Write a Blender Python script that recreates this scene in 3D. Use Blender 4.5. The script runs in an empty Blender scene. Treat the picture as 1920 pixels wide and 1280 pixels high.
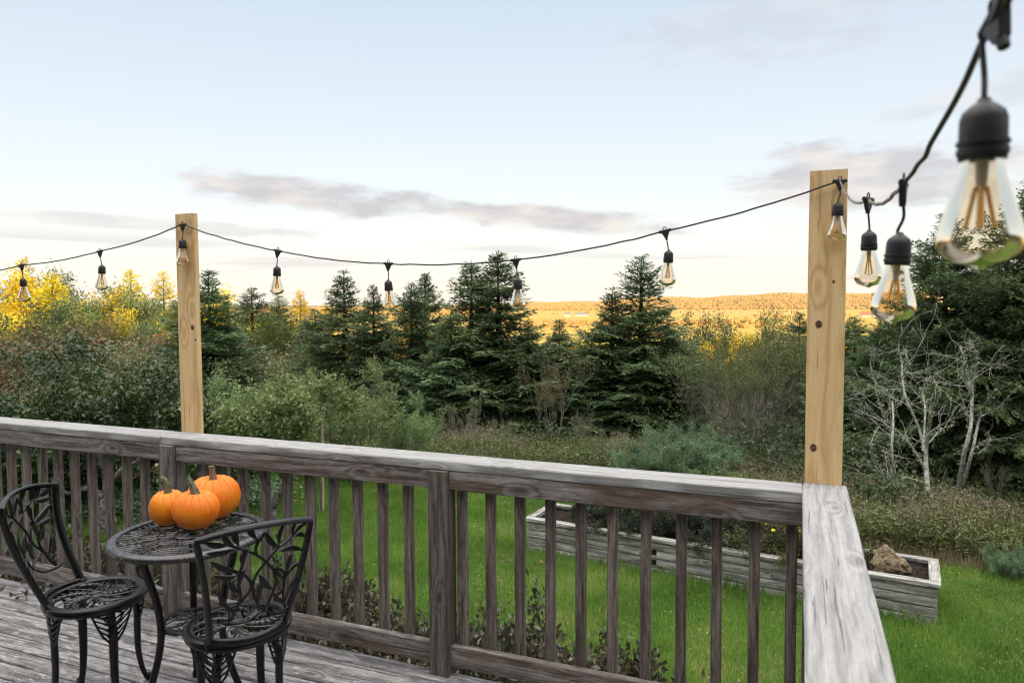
import bpy, bmesh, math, random
import numpy as np
from mathutils import Vector, Matrix, noise as mnoise

# ------------------------------------------------------------------ camera, world, sun, exposure
sc = bpy.context.scene
col = sc.collection
FPX, PIT, YAW, ROLL = 1337.85, 0.05352, 0.38240, -0.0049
CAM = np.array([-0.0193, -2.6379, 1.5773])
Fv = np.array([-math.sin(YAW)*math.cos(PIT), math.cos(YAW)*math.cos(PIT), -math.sin(PIT)])
R0 = np.array([math.cos(YAW), math.sin(YAW), 0.0]); U0 = np.cross(R0, Fv)
Rv = R0*math.cos(ROLL)+U0*math.sin(ROLL); Uv = -R0*math.sin(ROLL)+U0*math.cos(ROLL)
cd = bpy.data.cameras.new("camera"); cam = bpy.data.objects.new("camera", cd); col.objects.link(cam)
cd.sensor_width = 36; cd.lens = FPX/1920*36; cd.clip_start = 0.05; cd.clip_end = 40000
cam.matrix_world = Matrix(((Rv[0], Uv[0], -Fv[0], CAM[0]), (Rv[1], Uv[1], -Fv[1], CAM[1]), (Rv[2], Uv[2], -Fv[2], CAM[2]), (0, 0, 0, 1)))
cd.dof.use_dof = True; cd.dof.focus_distance = 4.2; cd.dof.aperture_fstop = 5.6
sc.camera = cam
SUN_EL = math.radians(7.0); SUN_TRAVEL = math.radians(30)      # light travels 30 deg left of +Y
TD = np.array([-math.sin(SUN_TRAVEL), math.cos(SUN_TRAVEL)])   # horizontal travel direction
world = bpy.data.worlds.new("World"); sc.world = world; world.use_nodes = True
sun = bpy.data.objects.new("sun", bpy.data.lights.new("sun", 'SUN')); col.objects.link(sun)
sun.data.energy = 4.0; sun.data.angle = math.radians(0.55); sun.data.color = (1.0, 0.72, 0.36)
sd = Vector((TD[0]*math.cos(SUN_EL), TD[1]*math.cos(SUN_EL), -math.sin(SUN_EL)))
sun.rotation_euler = sd.to_track_quat('-Z', 'Y').to_euler()
sc.view_settings.view_transform = 'Standard'; sc.view_settings.look = 'None'
sc.view_settings.gamma = 1; sc.view_settings.use_curve_mapping = False
sc.view_settings.exposure = 1.28
SKY_STRENGTH = 0.15
sc.cycles.max_bounces = 10; sc.cycles.transparent_max_bounces = 24; sc.cycles.diffuse_bounces = 3
sc.cycles.glossy_bounces = 4; sc.cycles.transmission_bounces = 8
sc.cycles.use_denoising = True
sc.cycles.filter_width = 1.2
try: sc.cycles.sample_clamp_indirect = 4
except Exception: pass

def N(nt, typ, **kw):
    n = nt.nodes.new(typ)
    for k, v in kw.items():
        if k.startswith('i_'): n.inputs[k[2:].replace('_', ' ')].default_value = v
        elif k.startswith('n_'): n.inputs[int(k[2:])].default_value = v
        else: setattr(n, k, v)
    return n
def math_(nt, op, a, b=None, c=None, clamp=False):
    n = nt.nodes.new('ShaderNodeMath'); n.operation = op; n.use_clamp = clamp
    for i, v in enumerate((a, b, c)):
        if v is None: continue
        if isinstance(v, (int, float)): n.inputs[i].default_value = v
        else: nt.links.new(v, n.inputs[i])
    return n.outputs[0]
def mixc(nt, fac, a, b, blend='MIX'):
    n = nt.nodes.new('ShaderNodeMix'); n.data_type = 'RGBA'; n.blend_type = blend
    for i, v in ((0, fac), (6, a), (7, b)):
        if isinstance(v, (int, float)): n.inputs[i].default_value = v
        elif isinstance(v, (tuple, list)): n.inputs[i].default_value = (*v[:3], 1)
        else: nt.links.new(v, n.inputs[i])
    return n.outputs[2]
def mapr(nt, v, a, b, c=0.0, d=1.0, smooth=True):
    n = nt.nodes.new('ShaderNodeMapRange'); n.interpolation_type = 'SMOOTHSTEP' if smooth else 'LINEAR'
    nt.links.new(v, n.inputs[0])
    for i, q in enumerate((a, b, c, d)): n.inputs[1+i].default_value = q
    return n.outputs[0]
def ramp(nt, v, stops):
    n = nt.nodes.new('ShaderNodeValToRGB'); r = n.color_ramp
    while len(r.elements) < len(stops): r.elements.new(0.5)
    for e, (p, c) in zip(r.elements, stops): e.position = p; e.color = (*c, 1)
    nt.links.new(v, n.inputs[0]); return n.outputs[0]
def noise_(nt, vec, scale, detail=4, rough=0.55, dist=0.0):
    n = N(nt, 'ShaderNodeTexNoise'); n.inputs['Scale'].default_value = scale; n.inputs['Detail'].default_value = detail
    n.inputs['Roughness'].default_value = rough; n.inputs['Distortion'].default_value = dist
    if vec is not None: nt.links.new(vec, n.inputs['Vector'])
    return n.outputs['Fac']
def comb(nt, x, y, z=0.0):
    n = nt.nodes.new('ShaderNodeCombineXYZ')
    for i, v in enumerate((x, y, z)):
        if isinstance(v, (int, float)): n.inputs[i].default_value = v
        else: nt.links.new(v, n.inputs[i])
    return n.outputs[0]

def build_world():
    nt = world.node_tree; nt.nodes.clear()
    out = N(nt, 'ShaderNodeOutputWorld'); bg = N(nt, 'ShaderNodeBackground')
    sky = N(nt, 'ShaderNodeTexSky'); sky.sky_type = 'NISHITA'; sky.sun_disc = False
    sky.sun_elevation = SUN_EL; sky.sun_rotation = math.atan2(-TD[0], -TD[1]); sky.air_density = 1.0; sky.dust_density = 0.6; sky.ozone_density = 1.0; sky.altitude = 50
    tc = N(nt, 'ShaderNodeTexCoord'); sep = N(nt, 'ShaderNodeSeparateXYZ'); nt.links.new(tc.outputs['Generated'], sep.inputs[0])
    x, y, z = sep.outputs
    M = lambda *a, **k: math_(nt, *a, **k)
    # azimuth (0 = straight out from the deck corner view, + right) and elevation of the sky direction
    fx, fy = -math.sin(YAW), math.cos(YAW)
    dr = M('ADD', M('MULTIPLY', x, fy), M('MULTIPLY', y, -fx)); df = M('ADD', M('MULTIPLY', x, fx), M('MULTIPLY', y, fy))
    az = M('ARCTAN2', dr, df); el = M('ARCSINE', z)
    zc = M('MAXIMUM', el, 0.0)
    # high thin atmosphere: Nishita hue with a pale veil toward the horizon
    veil = ramp(nt, M('MULTIPLY', zc, 1/1.571), [(0.0, (0.95, 0.88, 0.85)), (0.05, (0.94, 0.93, 0.93)), (0.12, (0.84, 0.89, 0.95)), (0.3, (0.60, 0.70, 0.83)), (0.75, (0.72, 0.78, 0.90))])
    skyc = mixc(nt, 1.0, sky.outputs[0], (SKY_STRENGTH*.82,)*3, 'MULTIPLY')
    base = mixc(nt, 0.86, skyc, mixc(nt, 1.0, veil, (0.425,)*3, 'MULTIPLY'))
    # --- clouds
    wv = comb(nt, M('MULTIPLY', az, 5.0), M('MULTIPLY', el, 18.0), 3.3)
    n1 = noise_(nt, wv, 1.0, 7, 0.58, 0.3)
    n2 = noise_(nt, comb(nt, M('MULTIPLY', az, 14.0), M('MULTIPLY', el, 38.0), 1.0), 1.0, 6, 0.6, 0.2)
    n3 = noise_(nt, comb(nt, M('MULTIPLY', az, 2.4), M('MULTIPLY', el, 46.0), 7.0), 1.0, 5, 0.5, 0.4)
    def bank(a0, e0, aw, ew, slope, amt=1.0, namp=1.25):
        da = M('SUBTRACT', az, a0)
        de = M('SUBTRACT', el, M('ADD', M('MULTIPLY', da, slope), e0))
        q = M('ADD', M('POWER', M('ABSOLUTE', M('DIVIDE', da, aw)), 2.0), M('POWER', M('ABSOLUTE', M('DIVIDE', de, ew)), 2.0))
        v = M('SUBTRACT', 1.0, q)
        v = M('ADD', v, M('MULTIPLY', M('SUBTRACT', n2, 0.5), 2.6*namp)); v = M('ADD', v, M('MULTIPLY', M('SUBTRACT', n1, 0.5), 1.5*namp))
        return M('MULTIPLY', mapr(nt, v, 0.05, 0.85), amt), de
    b1, d1 = bank(-0.26, 0.142, 0.21, 0.029, -0.065, 0.95, .75)
    b2, d2 = bank(0.03, 0.119, 0.24, 0.022, -0.09, 0.95, .75)
    b3, d3 = bank(0.47, 0.155, 0.20, 0.050, -0.05, 0.85, .9)
    b4, _ = bank(0.60, 0.235, 0.16, 0.022, 0.1, 0.35, 0.9)
    b5, _ = bank(0.33, 0.34, 0.22, 0.05, 0.0, 0.25, 1.3)
    b6, _ = bank(-0.45, 0.100, 0.25, 0.010, -0.03, 0.5)
    cov = M('MAXIMUM', M('MAXIMUM', b1, b2), M('MAXIMUM', b3, M('MAXIMUM', b4, M('MAXIMUM', b5, b6))))
    streak = M('MULTIPLY', mapr(nt, n3, 0.50, 0.68), M('MULTIPLY', mapr(nt, el, 0.105, 0.07), mapr(nt, el, 0.0, 0.02)))
    streak = M('MULTIPLY', streak, 0.65)
    over = M('MULTIPLY', mapr(nt, n1, 0.36, 0.60), mapr(nt, el, 0.50, 0.95))     # bright broken cloud added overhead, out of frame, to light the shaded ground
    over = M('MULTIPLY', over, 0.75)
    lit = mapr(nt, noise_(nt, comb(nt, M('MULTIPLY', az, 11.0), M('MULTIPLY', M('SUBTRACT', el, 0.012), 34.0), 1.6), 1.0, 3, 0.5), 0.40, 0.68)
    ccol = mixc(nt, lit, (0.245, 0.238, 0.248), (0.37, 0.335, 0.31))
    c1 = mixc(nt, M('MULTIPLY', cov, 0.88), base, ccol)
    c1 = mixc(nt, streak, c1, (0.31, 0.295, 0.30))
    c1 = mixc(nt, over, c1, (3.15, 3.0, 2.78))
    low = mapr(nt, el, -0.02, 0.0)
    c1 = mixc(nt, low, (0.10, 0.11, 0.10), c1)
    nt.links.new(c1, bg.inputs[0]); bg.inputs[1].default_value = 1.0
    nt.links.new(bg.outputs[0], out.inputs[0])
build_world()

# ------------------------------------------------------------------ helpers
def ray(px, py): return Fv + Rv*(px-960)/FPX - Uv*(py-640)/FPX
def on_z(px, py, z):
    d = ray(px, py); return CAM + d*((z-CAM[2])/d[2])
def on_y(px, py, yy):
    d = ray(px, py); return CAM + d*((yy-CAM[1])/d[1])
def at_d(px, py, dep): return CAM + ray(px, py)*dep
def smooth(a, b, v):
    t = np.clip((v-a)/(b-a), 0, 1); return t*t*(3-2*t)

def tag(o, label=None, cat=None, group=None, kind=None):
    if label: o['label'] = label
    if cat: o['category'] = cat
    if group: o['group'] = group
    if kind: o['kind'] = kind
    return o
def empty(name, loc, rz=0.0):
    o = bpy.data.objects.new(name, None); col.objects.link(o); o.location = loc; o.rotation_euler = (0, 0, rz); o.empty_display_size = 0.1
    return o
def link(name, me, mat=None, parent=None):
    o = bpy.data.objects.new(name, me); col.objects.link(o)
    if mat is not None and len(me.materials) == 0: me.materials.append(mat)
    if parent is not None: o.parent = parent
    return o
def copy_tree(o, parent=None):
    c = o.copy(); col.objects.link(c); c.parent = parent
    for ch in [q for q in bpy.data.objects if q.parent == o]: copy_tree(ch, c)
    return c

class MB:
    def __init__(s): s.v = []; s.f = []; s.uv = []; s.m = []; s.n = 0
    def add(s, V, F, UV=None, m=0):
        V = np.asarray(V, float).reshape(-1, 3); b = s.n
        s.v.append(V); s.n += len(V)
        for i, f in enumerate(F):
            s.f.append([b+k for k in f]); s.m.append(m)
            s.uv.append(UV[i] if UV is not None else [(0, 0)]*len(f))
    def tube(s, pts, rad, sides=8, flat=1.0, up=None, cap=True, closed=False, m=0):
        P = np.asarray(pts, float); n = len(P)
        r = np.full(n, rad, float) if np.isscalar(rad) else np.asarray(rad, float)
        if closed: T = np.roll(P, -1, 0)-np.roll(P, 1, 0)
        else:
            T = np.empty_like(P); T[1:-1] = P[2:]-P[:-2]; T[0] = P[1]-P[0]; T[-1] = P[-1]-P[-2]
        T /= (np.linalg.norm(T, axis=1)[:, None]+1e-12)
        V = []
        u = np.array(up if up is not None else ((0, 0, 1) if abs(T[0][2]) < 0.9 else (1, 0, 0)), float)
        for i in range(n):
            if up is not None: u = np.array(up, float)
            a = np.cross(T[i], u); a /= (np.linalg.norm(a)+1e-12); b = np.cross(a, T[i])
            if up is None: u = b
            for k in range(sides):
                t = 2*math.pi*(k+0.5)/sides
                V.append(P[i]+r[i]*(math.cos(t)*a+math.sin(t)*b*flat))
        F = []; UV = []; L = 0
        rng = range(n if closed else n-1)
        for i in rng:
            j = (i+1) % n; dl = float(np.linalg.norm(P[j]-P[i]))
            for k in range(sides):
                k2 = (k+1) % sides
                F.append([i*sides+k, i*sides+k2, j*sides+k2, j*sides+k])
                UV.append([(L, k/sides*.2), (L, (k+1)/sides*.2), (L+dl, (k+1)/sides*.2), (L+dl, k/sides*.2)])
            L += dl
        if cap and not closed:
            F.append(list(range(sides))[::-1]); UV.append([(0, 0)]*sides)
            F.append([(n-1)*sides+k for k in range(sides)]); UV.append([(0, 0)]*sides)
        s.add(V, F, UV, m)
    def lathe(s, prof, seg=24, c=(0, 0, 0), m=0, fn=None):
        V = []; F = []
        for r, z in prof:
            for k in range(seg):
                t = 2*math.pi*k/seg; p = np.array([r*math.cos(t), r*math.sin(t), z])
                if fn: p = fn(p, t)
                V.append(p+np.array(c))
        for i in range(len(prof)-1):
            for k in range(seg):
                k2 = (k+1) % seg; F.append([i*seg+k, i*seg+k2, (i+1)*seg+k2, (i+1)*seg+k])
        ring = len(prof) > 3 and abs(prof[0][0]-prof[-1][0]) < 1e-6 and abs(prof[0][1]-prof[-1][1]) < 1e-6
        if prof[0][0] > 1e-4 and not ring: F.append(list(range(seg))[::-1])
        if prof[-1][0] > 1e-4 and not ring: F.append([(len(prof)-1)*seg+k for k in range(seg)])
        s.add(V, F, None, m)
    def box(s, lo, hi, m=0):
        (a, b, c), (d, e, f) = lo, hi
        V = [(a, b, c), (d, b, c), (d, e, c), (a, e, c), (a, b, f), (d, b, f), (d, e, f), (a, e, f)]
        s.add(V, [[0, 3, 2, 1], [4, 5, 6, 7], [0, 1, 5, 4], [1, 2, 6, 5], [2, 3, 7, 6], [3, 0, 4, 7]], None, m)
    def board(s, p0, p1, wdir, W, T, rs=None, bev=0.003, wob=0.0015, seg=0.12, m=0):
        # plank from p0 to p1 (centre line), width W along wdir, thickness T, with worn eased edges and grain UVs
        p0 = np.array(p0, float); p1 = np.array(p1, float); ax = p1-p0; L = np.linalg.norm(ax); ax /= L
        w = np.array(wdir, float); w -= ax*(w@ax); w /= np.linalg.norm(w); t = np.cross(ax, w)
        rs = rs or random; n = max(2, int(L/seg)+1); ou, ov = rs.uniform(0, 50), rs.uniform(0, 50)
        prof = [(-W/2+bev, -T/2), (W/2-bev, -T/2), (W/2, -T/2+bev), (W/2, T/2-bev), (W/2-bev, T/2), (-W/2+bev, T/2), (-W/2, T/2-bev), (-W/2, -T/2+bev)]
        vv = [0]
        for i in range(8):
            a, b = prof[i], prof[(i+1) % 8]; vv.append(vv[-1]+math.hypot(b[0]-a[0], b[1]-a[1]))
        V = []; sd_ = rs.uniform(0, 100)
        for i in range(n+1):
            x = L*i/n
            for k, (a, b) in enumerate(prof):
                q = mnoise.noise((x*5+sd_, k*3.1, 0))*wob+mnoise.noise((x*1.1+sd_, 9.0, 0))*wob*1.5
                e = 1 if i not in (0, n) else 0.985
                V.append(p0+ax*x+w*(a*e+q)+t*(b*e+q*0.6))
        F = []; UV = []
        for i in range(n):
            for k in range(8):
                k2 = (k+1) % 8
                F.append([i*8+k, i*8+k2, (i+1)*8+k2, (i+1)*8+k])
                a, b = L*i/n+ou, L*(i+1)/n+ou
                UV.append([(a, vv[k]+ov), (a, vv[k+1]+ov), (b, vv[k+1]+ov), (b, vv[k]+ov)])
        F.append(list(range(8))[::-1]); UV.append([(prof[k][0]+ou, prof[k][1]*1+ov) for k in range(8)][::-1])
        F.append([n*8+k for k in range(8)]); UV.append([(prof[k][0]+ou, prof[k][1]+ov) for k in range(8)])
        s.add(V, F, UV, m)
    def mesh(s, name, smooth_=True, mats=None):
        me = bpy.data.meshes.new(name); V = np.concatenate(s.v) if s.v else np.zeros((0, 3))
        me.from_pydata(V.tolist(), [], s.f)
        uvl = me.uv_layers.new(name='UVMap'); flat = [c for f in s.uv for p in f for c in p]
        uvl.data.foreach_set('uv', flat)
        me.polygons.foreach_set('material_index', s.m)
        if smooth_: me.polygons.foreach_set('use_smooth', [True]*len(s.f)); me.set_sharp_from_angle(angle=math.radians(42))
        for mt in (mats or []): me.materials.append(mt)
        me.update(); return me
    def build(s, name, mat, parent=None, smooth_=True):
        mats = mat if isinstance(mat, (list, tuple)) else [mat]
        return link(name, s.mesh(name, smooth_, mats), None, parent)

def fast_mesh(name, V, nper, mat=None, F=None, midx=None):
    """V (k*nper,3): k separate polygons of nper verts, or F an index array (k,nper)."""
    me = bpy.data.meshes.new(name); V = np.asarray(V, np.float32).reshape(-1, 3)
    if F is None: F = np.arange(len(V), dtype=np.int32).reshape(-1, nper)
    k = len(F); me.vertices.add(len(V)); me.vertices.foreach_set('co', V.ravel())
    me.loops.add(k*nper); me.loops.foreach_set('vertex_index', np.asarray(F, np.int32).ravel())
    me.polygons.add(k); me.polygons.foreach_set('loop_start', np.arange(k, dtype=np.int32)*nper)
    try: me.polygons.foreach_set('loop_total', np.full(k, nper, np.int32))
    except Exception: pass
    if midx is not None: me.polygons.foreach_set('material_index', np.asarray(midx, np.int32))
    if mat is not None:
        for m_ in (mat if isinstance(mat, (list, tuple)) else [mat]): me.materials.append(m_)
    me.update(calc_edges=True); me.validate(); return me
def unit(a): return a/(np.linalg.norm(a, axis=-1, keepdims=True)+1e-9)
def leaf_quads(c, d, nrm, L, W, mid=0.45, fold=0.0):
    """diamond leaves: c base, d direction, nrm rough normal"""
    d = unit(d); s_ = unit(np.cross(d, nrm)); n2 = np.cross(s_, d)
    L = np.asarray(L)[:, None]; W = np.asarray(W)[:, None]
    a = c; t = c+d*L; m = c+d*L*mid+n2*fold*W
    return np.stack([a, m+s_*W/2, t, m-s_*W/2], 1).reshape(-1, 3)
def seg_tubes(S, sides=5):
    """S (n,8): p0,p1,r0,r1 -> verts, faces(quads)"""
    S = np.asarray(S, float); p0, p1, r0, r1 = S[:, :3], S[:, 3:6], S[:, 6], S[:, 7]
    d = unit(p1-p0); ref = np.where(np.abs(d[:, 2:3]) < 0.8, np.array([[0, 0, 1.]]), np.array([[1., 0, 0]]))
    a = unit(np.cross(d, ref)); b = np.cross(a, d); n = len(S)
    t = 2*np.pi*np.arange(sides)/sides
    ring = a[:, None]*np.cos(t)[None, :, None]+b[:, None]*np.sin(t)[None, :, None]
    V = np.concatenate([p0[:, None]+ring*r0[:, None, None], p1[:, None]+ring*r1[:, None, None]], 1)
    k = np.arange(sides); k2 = (k+1) % sides
    f = np.stack([k, k2, k2+sides, k+sides], 1)
    F = (np.arange(n)*2*sides)[:, None, None]+f[None]
    return V.reshape(-1, 3), F.reshape(-1, 4)

# ------------------------------------------------------------------ materials
def new_mat(name):
    m = bpy.data.materials.new(name); m.use_nodes = True; nt = m.node_tree; nt.nodes.clear()
    out = N(nt, 'ShaderNodeOutputMaterial'); return m, nt, out
def principled(nt, out, **kw):
    b = N(nt, 'ShaderNodeBsdfPrincipled')
    for k, v in kw.items():
        k = k.replace('_', ' ')
        if hasattr(v, 'is_linked'): nt.links.new(v, b.inputs[k])
        else: b.inputs[k].default_value = (*v, 1) if isinstance(v, (tuple, list)) and len(v) == 3 and 'Radius' not in k else v
    nt.links.new(b.outputs[0], out.inputs[0]); return b
def bump(nt, h, strength=0.4, dist=0.01):
    n = N(nt, 'ShaderNodeBump'); n.inputs['Strength'].default_value = strength; n.inputs['Distance'].default_value = dist
    nt.links.new(h, n.inputs['Height']); return n.outputs[0]

def wood(name, dark, mid, light, stain=None, stain_amt=0.5, rings=60, knot=0.5, crack=0.6, wear=None, wear_lo=0.55, rough=0.8, bump_s=0.5, fine=1.0, knot_col=(0.03, 0.02, 0.015), var=0.25, ringa=1.0, gain=1.9):
    m, nt, out = new_mat(name); M = lambda *a, **k: math_(nt, *a, **k)
    uv = N(nt, 'ShaderNodeUVMap'); uv.uv_map = 'UVMap'; sp = N(nt, 'ShaderNodeSeparateXYZ'); nt.links.new(uv.outputs[0], sp.inputs[0]); u, v = sp.outputs[0], sp.outputs[1]
    vo = N(nt, 'ShaderNodeTexVoronoi'); vo.feature = 'F1'; vo.voronoi_dimensions = '2D'; vo.inputs['Scale'].default_value = 1; vo.inputs['Randomness'].default_value = 1
    nt.links.new(comb(nt, M('MULTIPLY', u, 2.6), M('MULTIPLY', v, 7.0)), vo.inputs['Vector'])
    spc = N(nt, 'ShaderNodeSeparateColor'); nt.links.new(vo.outputs['Color'], spc.inputs[0]); kd = M('ADD', vo.outputs['Distance'], M('MULTIPLY', M('LESS_THAN', spc.outputs[0], 0.45), 2.0)); bend = mapr(nt, kd, 0.30, 0.02)
    low = noise_(nt, comb(nt, M('MULTIPLY', u, 1.3), M('MULTIPLY', v, 7)), 1, 3, 0.5, 0.6)
    ph = M('ADD', M('MULTIPLY', v, rings), M('ADD', M('MULTIPLY', low, 7.0), M('MULTIPLY', bend, 3.0)))
    ring = M('ADD', M('MULTIPLY', M('SINE', M('MULTIPLY', ph, 6.283*0.5)), 0.5), 0.5)
    ring = M('POWER', ring, 0.7)
    fn = noise_(nt, comb(nt, M('MULTIPLY', u, 9), M('MULTIPLY', v, 420)), 1, 5, 0.65)
    fn2 = noise_(nt, comb(nt, M('MULTIPLY', u, 22), M('MULTIPLY', v, 110)), 1, 6, 0.75)
    fn3 = noise_(nt, comb(nt, M('MULTIPLY', u, 3.5), M('MULTIPLY', v, 130), 2.0), 1, 4, 0.7, 0.25)
    g = M('ADD', M('MULTIPLY', ring, 0.16*ringa), M('ADD', M('MULTIPLY', fn3, 0.75*fine), M('MULTIPLY', fn2, 0.60*fine)))
    g = M('ADD', M('MULTIPLY', M('SUBTRACT', g, (0.08*ringa+0.675*fine)), gain), 0.5)
    c = ramp(nt, g, [(0.22, dark), (0.5, mid), (0.78, light)])
    blot = noise_(nt, comb(nt, M('MULTIPLY', u, 2.5), M('MULTIPLY', v, 11), 3.0), 1, 5, 0.62, 0.4)
    if stain: c = mixc(nt, M('MULTIPLY', mapr(nt, blot, 0.46, 0.66), stain_amt), c, stain)
    if wear:
        wn = noise_(nt, comb(nt, M('MULTIPLY', u, 9), M('MULTIPLY', v, 34), 8.0), 1, 9, 0.78, 0.3)
        c = mixc(nt, M('MULTIPLY', mapr(nt, wn, wear_lo, wear_lo+0.10), 0.75), c, wear)
    oi = N(nt, 'ShaderNodeObjectInfo')
    hs = N(nt, 'ShaderNodeHueSaturation'); nt.links.new(c, hs.inputs['Color']); nt.links.new(M('ADD', M('MULTIPLY', oi.outputs['Random'], var), 1-var/2), hs.inputs['Value']); c = hs.outputs[0]
    if crack > 0:
        cn = noise_(nt, comb(nt, M('MULTIPLY', u, 2.2), M('MULTIPLY', v, 80), 5.0), 1, 3, 0.5, 0.35)
        ck = M('MULTIPLY', mapr(nt, cn, 0.645, 0.675), crack); c = mixc(nt, ck, c, tuple(q*0.25 for q in dark))
    if knot > 0:
        kk = M('MULTIPLY', mapr(nt, kd, 0.085, 0.05), knot); c = mixc(nt, kk, c, knot_col)
        ko = M('MULTIPLY', M('MULTIPLY', mapr(nt, kd, 0.26, 0.09), knot), 0.35); c = mixc(nt, ko, c, tuple(q*0.55 for q in mid))
    h = M('ADD', M('MULTIPLY', fn, 0.6), M('ADD', M('MULTIPLY', ring, 0.25), M('MULTIPLY', fn2, 0.3)))
    if crack > 0: h = M('SUBTRACT', h, M('MULTIPLY', ck, 1.2))
    principled(nt, out, Base_Color=c, Roughness=rough, Normal=bump(nt, h, bump_s, 0.004), Specular_IOR_Level=0.35)
    return m
M_CAP = wood('weathered_cap', (0.18, 0.176, 0.172), (0.305, 0.30, 0.297), (0.43, 0.425, 0.425), stain=(0.27, 0.265, 0.26), stain_amt=0.5, ringa=1.3, gain=1.15, fine=.85, rings=46, knot=0.3, crack=0.55, wear=(0.48, 0.48, 0.485), wear_lo=0.60, bump_s=0.8, var=0.1)
M_RAIL = wood('weathered_rail', (0.052, 0.043, 0.038), (0.145, 0.128, 0.118), (0.26, 0.238, 0.225), stain=(0.085, 0.048, 0.03), stain_amt=0.65, rings=34, knot=0.8, crack=0.7, bump_s=0.7, var=0.15)
M_BAL = wood('weathered_baluster', (0.056, 0.045, 0.038), (0.138, 0.115, 0.099), (0.225, 0.193, 0.170), stain=(0.07, 0.048, 0.043), stain_amt=0.6, rings=45, knot=0.7, crack=0.6, bump_s=0.6, var=0.4)
M_DECK = wood('weathered_deck', (0.075, 0.070, 0.068), (0.215, 0.207, 0.207), (0.36, 0.35, 0.352), stain=(0.06, 0.055, 0.056), stain_amt=0.65, rings=30, knot=0.5, crack=0.8, wear=(0.55, 0.55, 0.56), wear_lo=0.535, bump_s=0.8, var=0.0)
M_PINE = wood('new_pine', (0.52, 0.33, 0.15), (0.69, 0.46, 0.22), (0.78, 0.56, 0.30), stain=(0.58, 0.37, 0.17), stain_amt=0.4, rings=26, knot=0.0, crack=0.55, bump_s=0.15, fine=0.45, ringa=1.3, rough=0.55, knot_col=(0.16, 0.045, 0.012), var=0.05)
M_BED = wood('weathered_bed_board', (0.12, 0.115, 0.105), (0.30, 0.29, 0.27), (0.46, 0.45, 0.42), stain=(0.15, 0.14, 0.115), stain_amt=0.6, rings=32, knot=0.5, crack=0.8, wear=(0.46, 0.46, 0.44), wear_lo=0.6, bump_s=0.8, var=0.3)

def simple(name, c, rough=0.5, spec=0.5, nscale=0, c2=None, bs=0.0, metal=0.0, coord='Object', detail=5):
    m, nt, out = new_mat(name)
    if nscale:
        tc = N(nt, 'ShaderNodeTexCoord'); f = noise_(nt, tc.outputs[coord], nscale, detail, 0.6)
        cc = mixc(nt, mapr(nt, f, 0.35, 0.65), c, c2 or tuple(q*0.6 for q in c)); kw = dict(Base_Color=cc)
        if bs: kw['Normal'] = bump(nt, f, bs, 0.01)
    else: kw = dict(Base_Color=c)
    principled(nt, out, Roughness=rough, Specular_IOR_Level=spec, Metallic=metal, **kw); return m
M_IRON = simple('black_cast_aluminium', (0.0025, 0.0025, 0.003), 0.27, 0.36, 60, (0.005, 0.005, 0.0055), 0.10)
M_IRONTOP = simple('skylit_black_cast_aluminium', (0.012, 0.012, 0.013), 0.26, 0.75, 60, (0.022, 0.022, 0.024), 0.10)  # paler, glossier copy for upward parts; sky reflection put into its colour
M_RUBBER = simple('black_rubber', (0.012, 0.012, 0.013), 0.5, 0.45, 80, (0.02, 0.02, 0.021), 0.1)
M_CORD = simple('pale_twisted_cord', (0.22, 0.19, 0.14), 0.6, 0.3, 90, (0.05, 0.045, 0.04), 0.2)
M_GLASSROD = simple('glass_stem', (0.55, 0.55, 0.52), 0.15, 0.6)
M_STEEL = simple('nail_steel', (0.08, 0.08, 0.085), 0.5, 0.5)
M_FIL = simple('filament', (0.75, 0.42, 0.10), 0.4, 0.5)
def bulb_mat():
    m, nt, out = new_mat('amber_bulb_glass'); M = lambda *a, **k: math_(nt, *a, **k)
    lw = N(nt, 'ShaderNodeLayerWeight'); lw.inputs[0].default_value = 0.35
    t = N(nt, 'ShaderNodeBsdfTransparent'); g = N(nt, 'ShaderNodeBsdfGlossy'); g.inputs['Roughness'].default_value = 0.015
    g.inputs['Color'].default_value = (1.0, 0.91, 0.74, 1)
    tc = mixc(nt, lw.outputs['Facing'], (0.96, 0.91, 0.80), (0.78, 0.50, 0.17)); nt.links.new(tc, t.inputs[0])
    fr = N(nt, 'ShaderNodeFresnel'); fr.inputs[0].default_value = 1.52
    mx = N(nt, 'ShaderNodeMixShader'); nt.links.new(M('MINIMUM', M('ADD', M('MULTIPLY', fr.outputs[0], 1.05), 0.03), 1.0), mx.inputs[0])
    nt.links.new(t.outputs[0], mx.inputs[1]); nt.links.new(g.outputs[0], mx.inputs[2]); nt.links.new(mx.outputs[0], out.inputs[0]); return m
M_BULB = bulb_mat()

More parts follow.
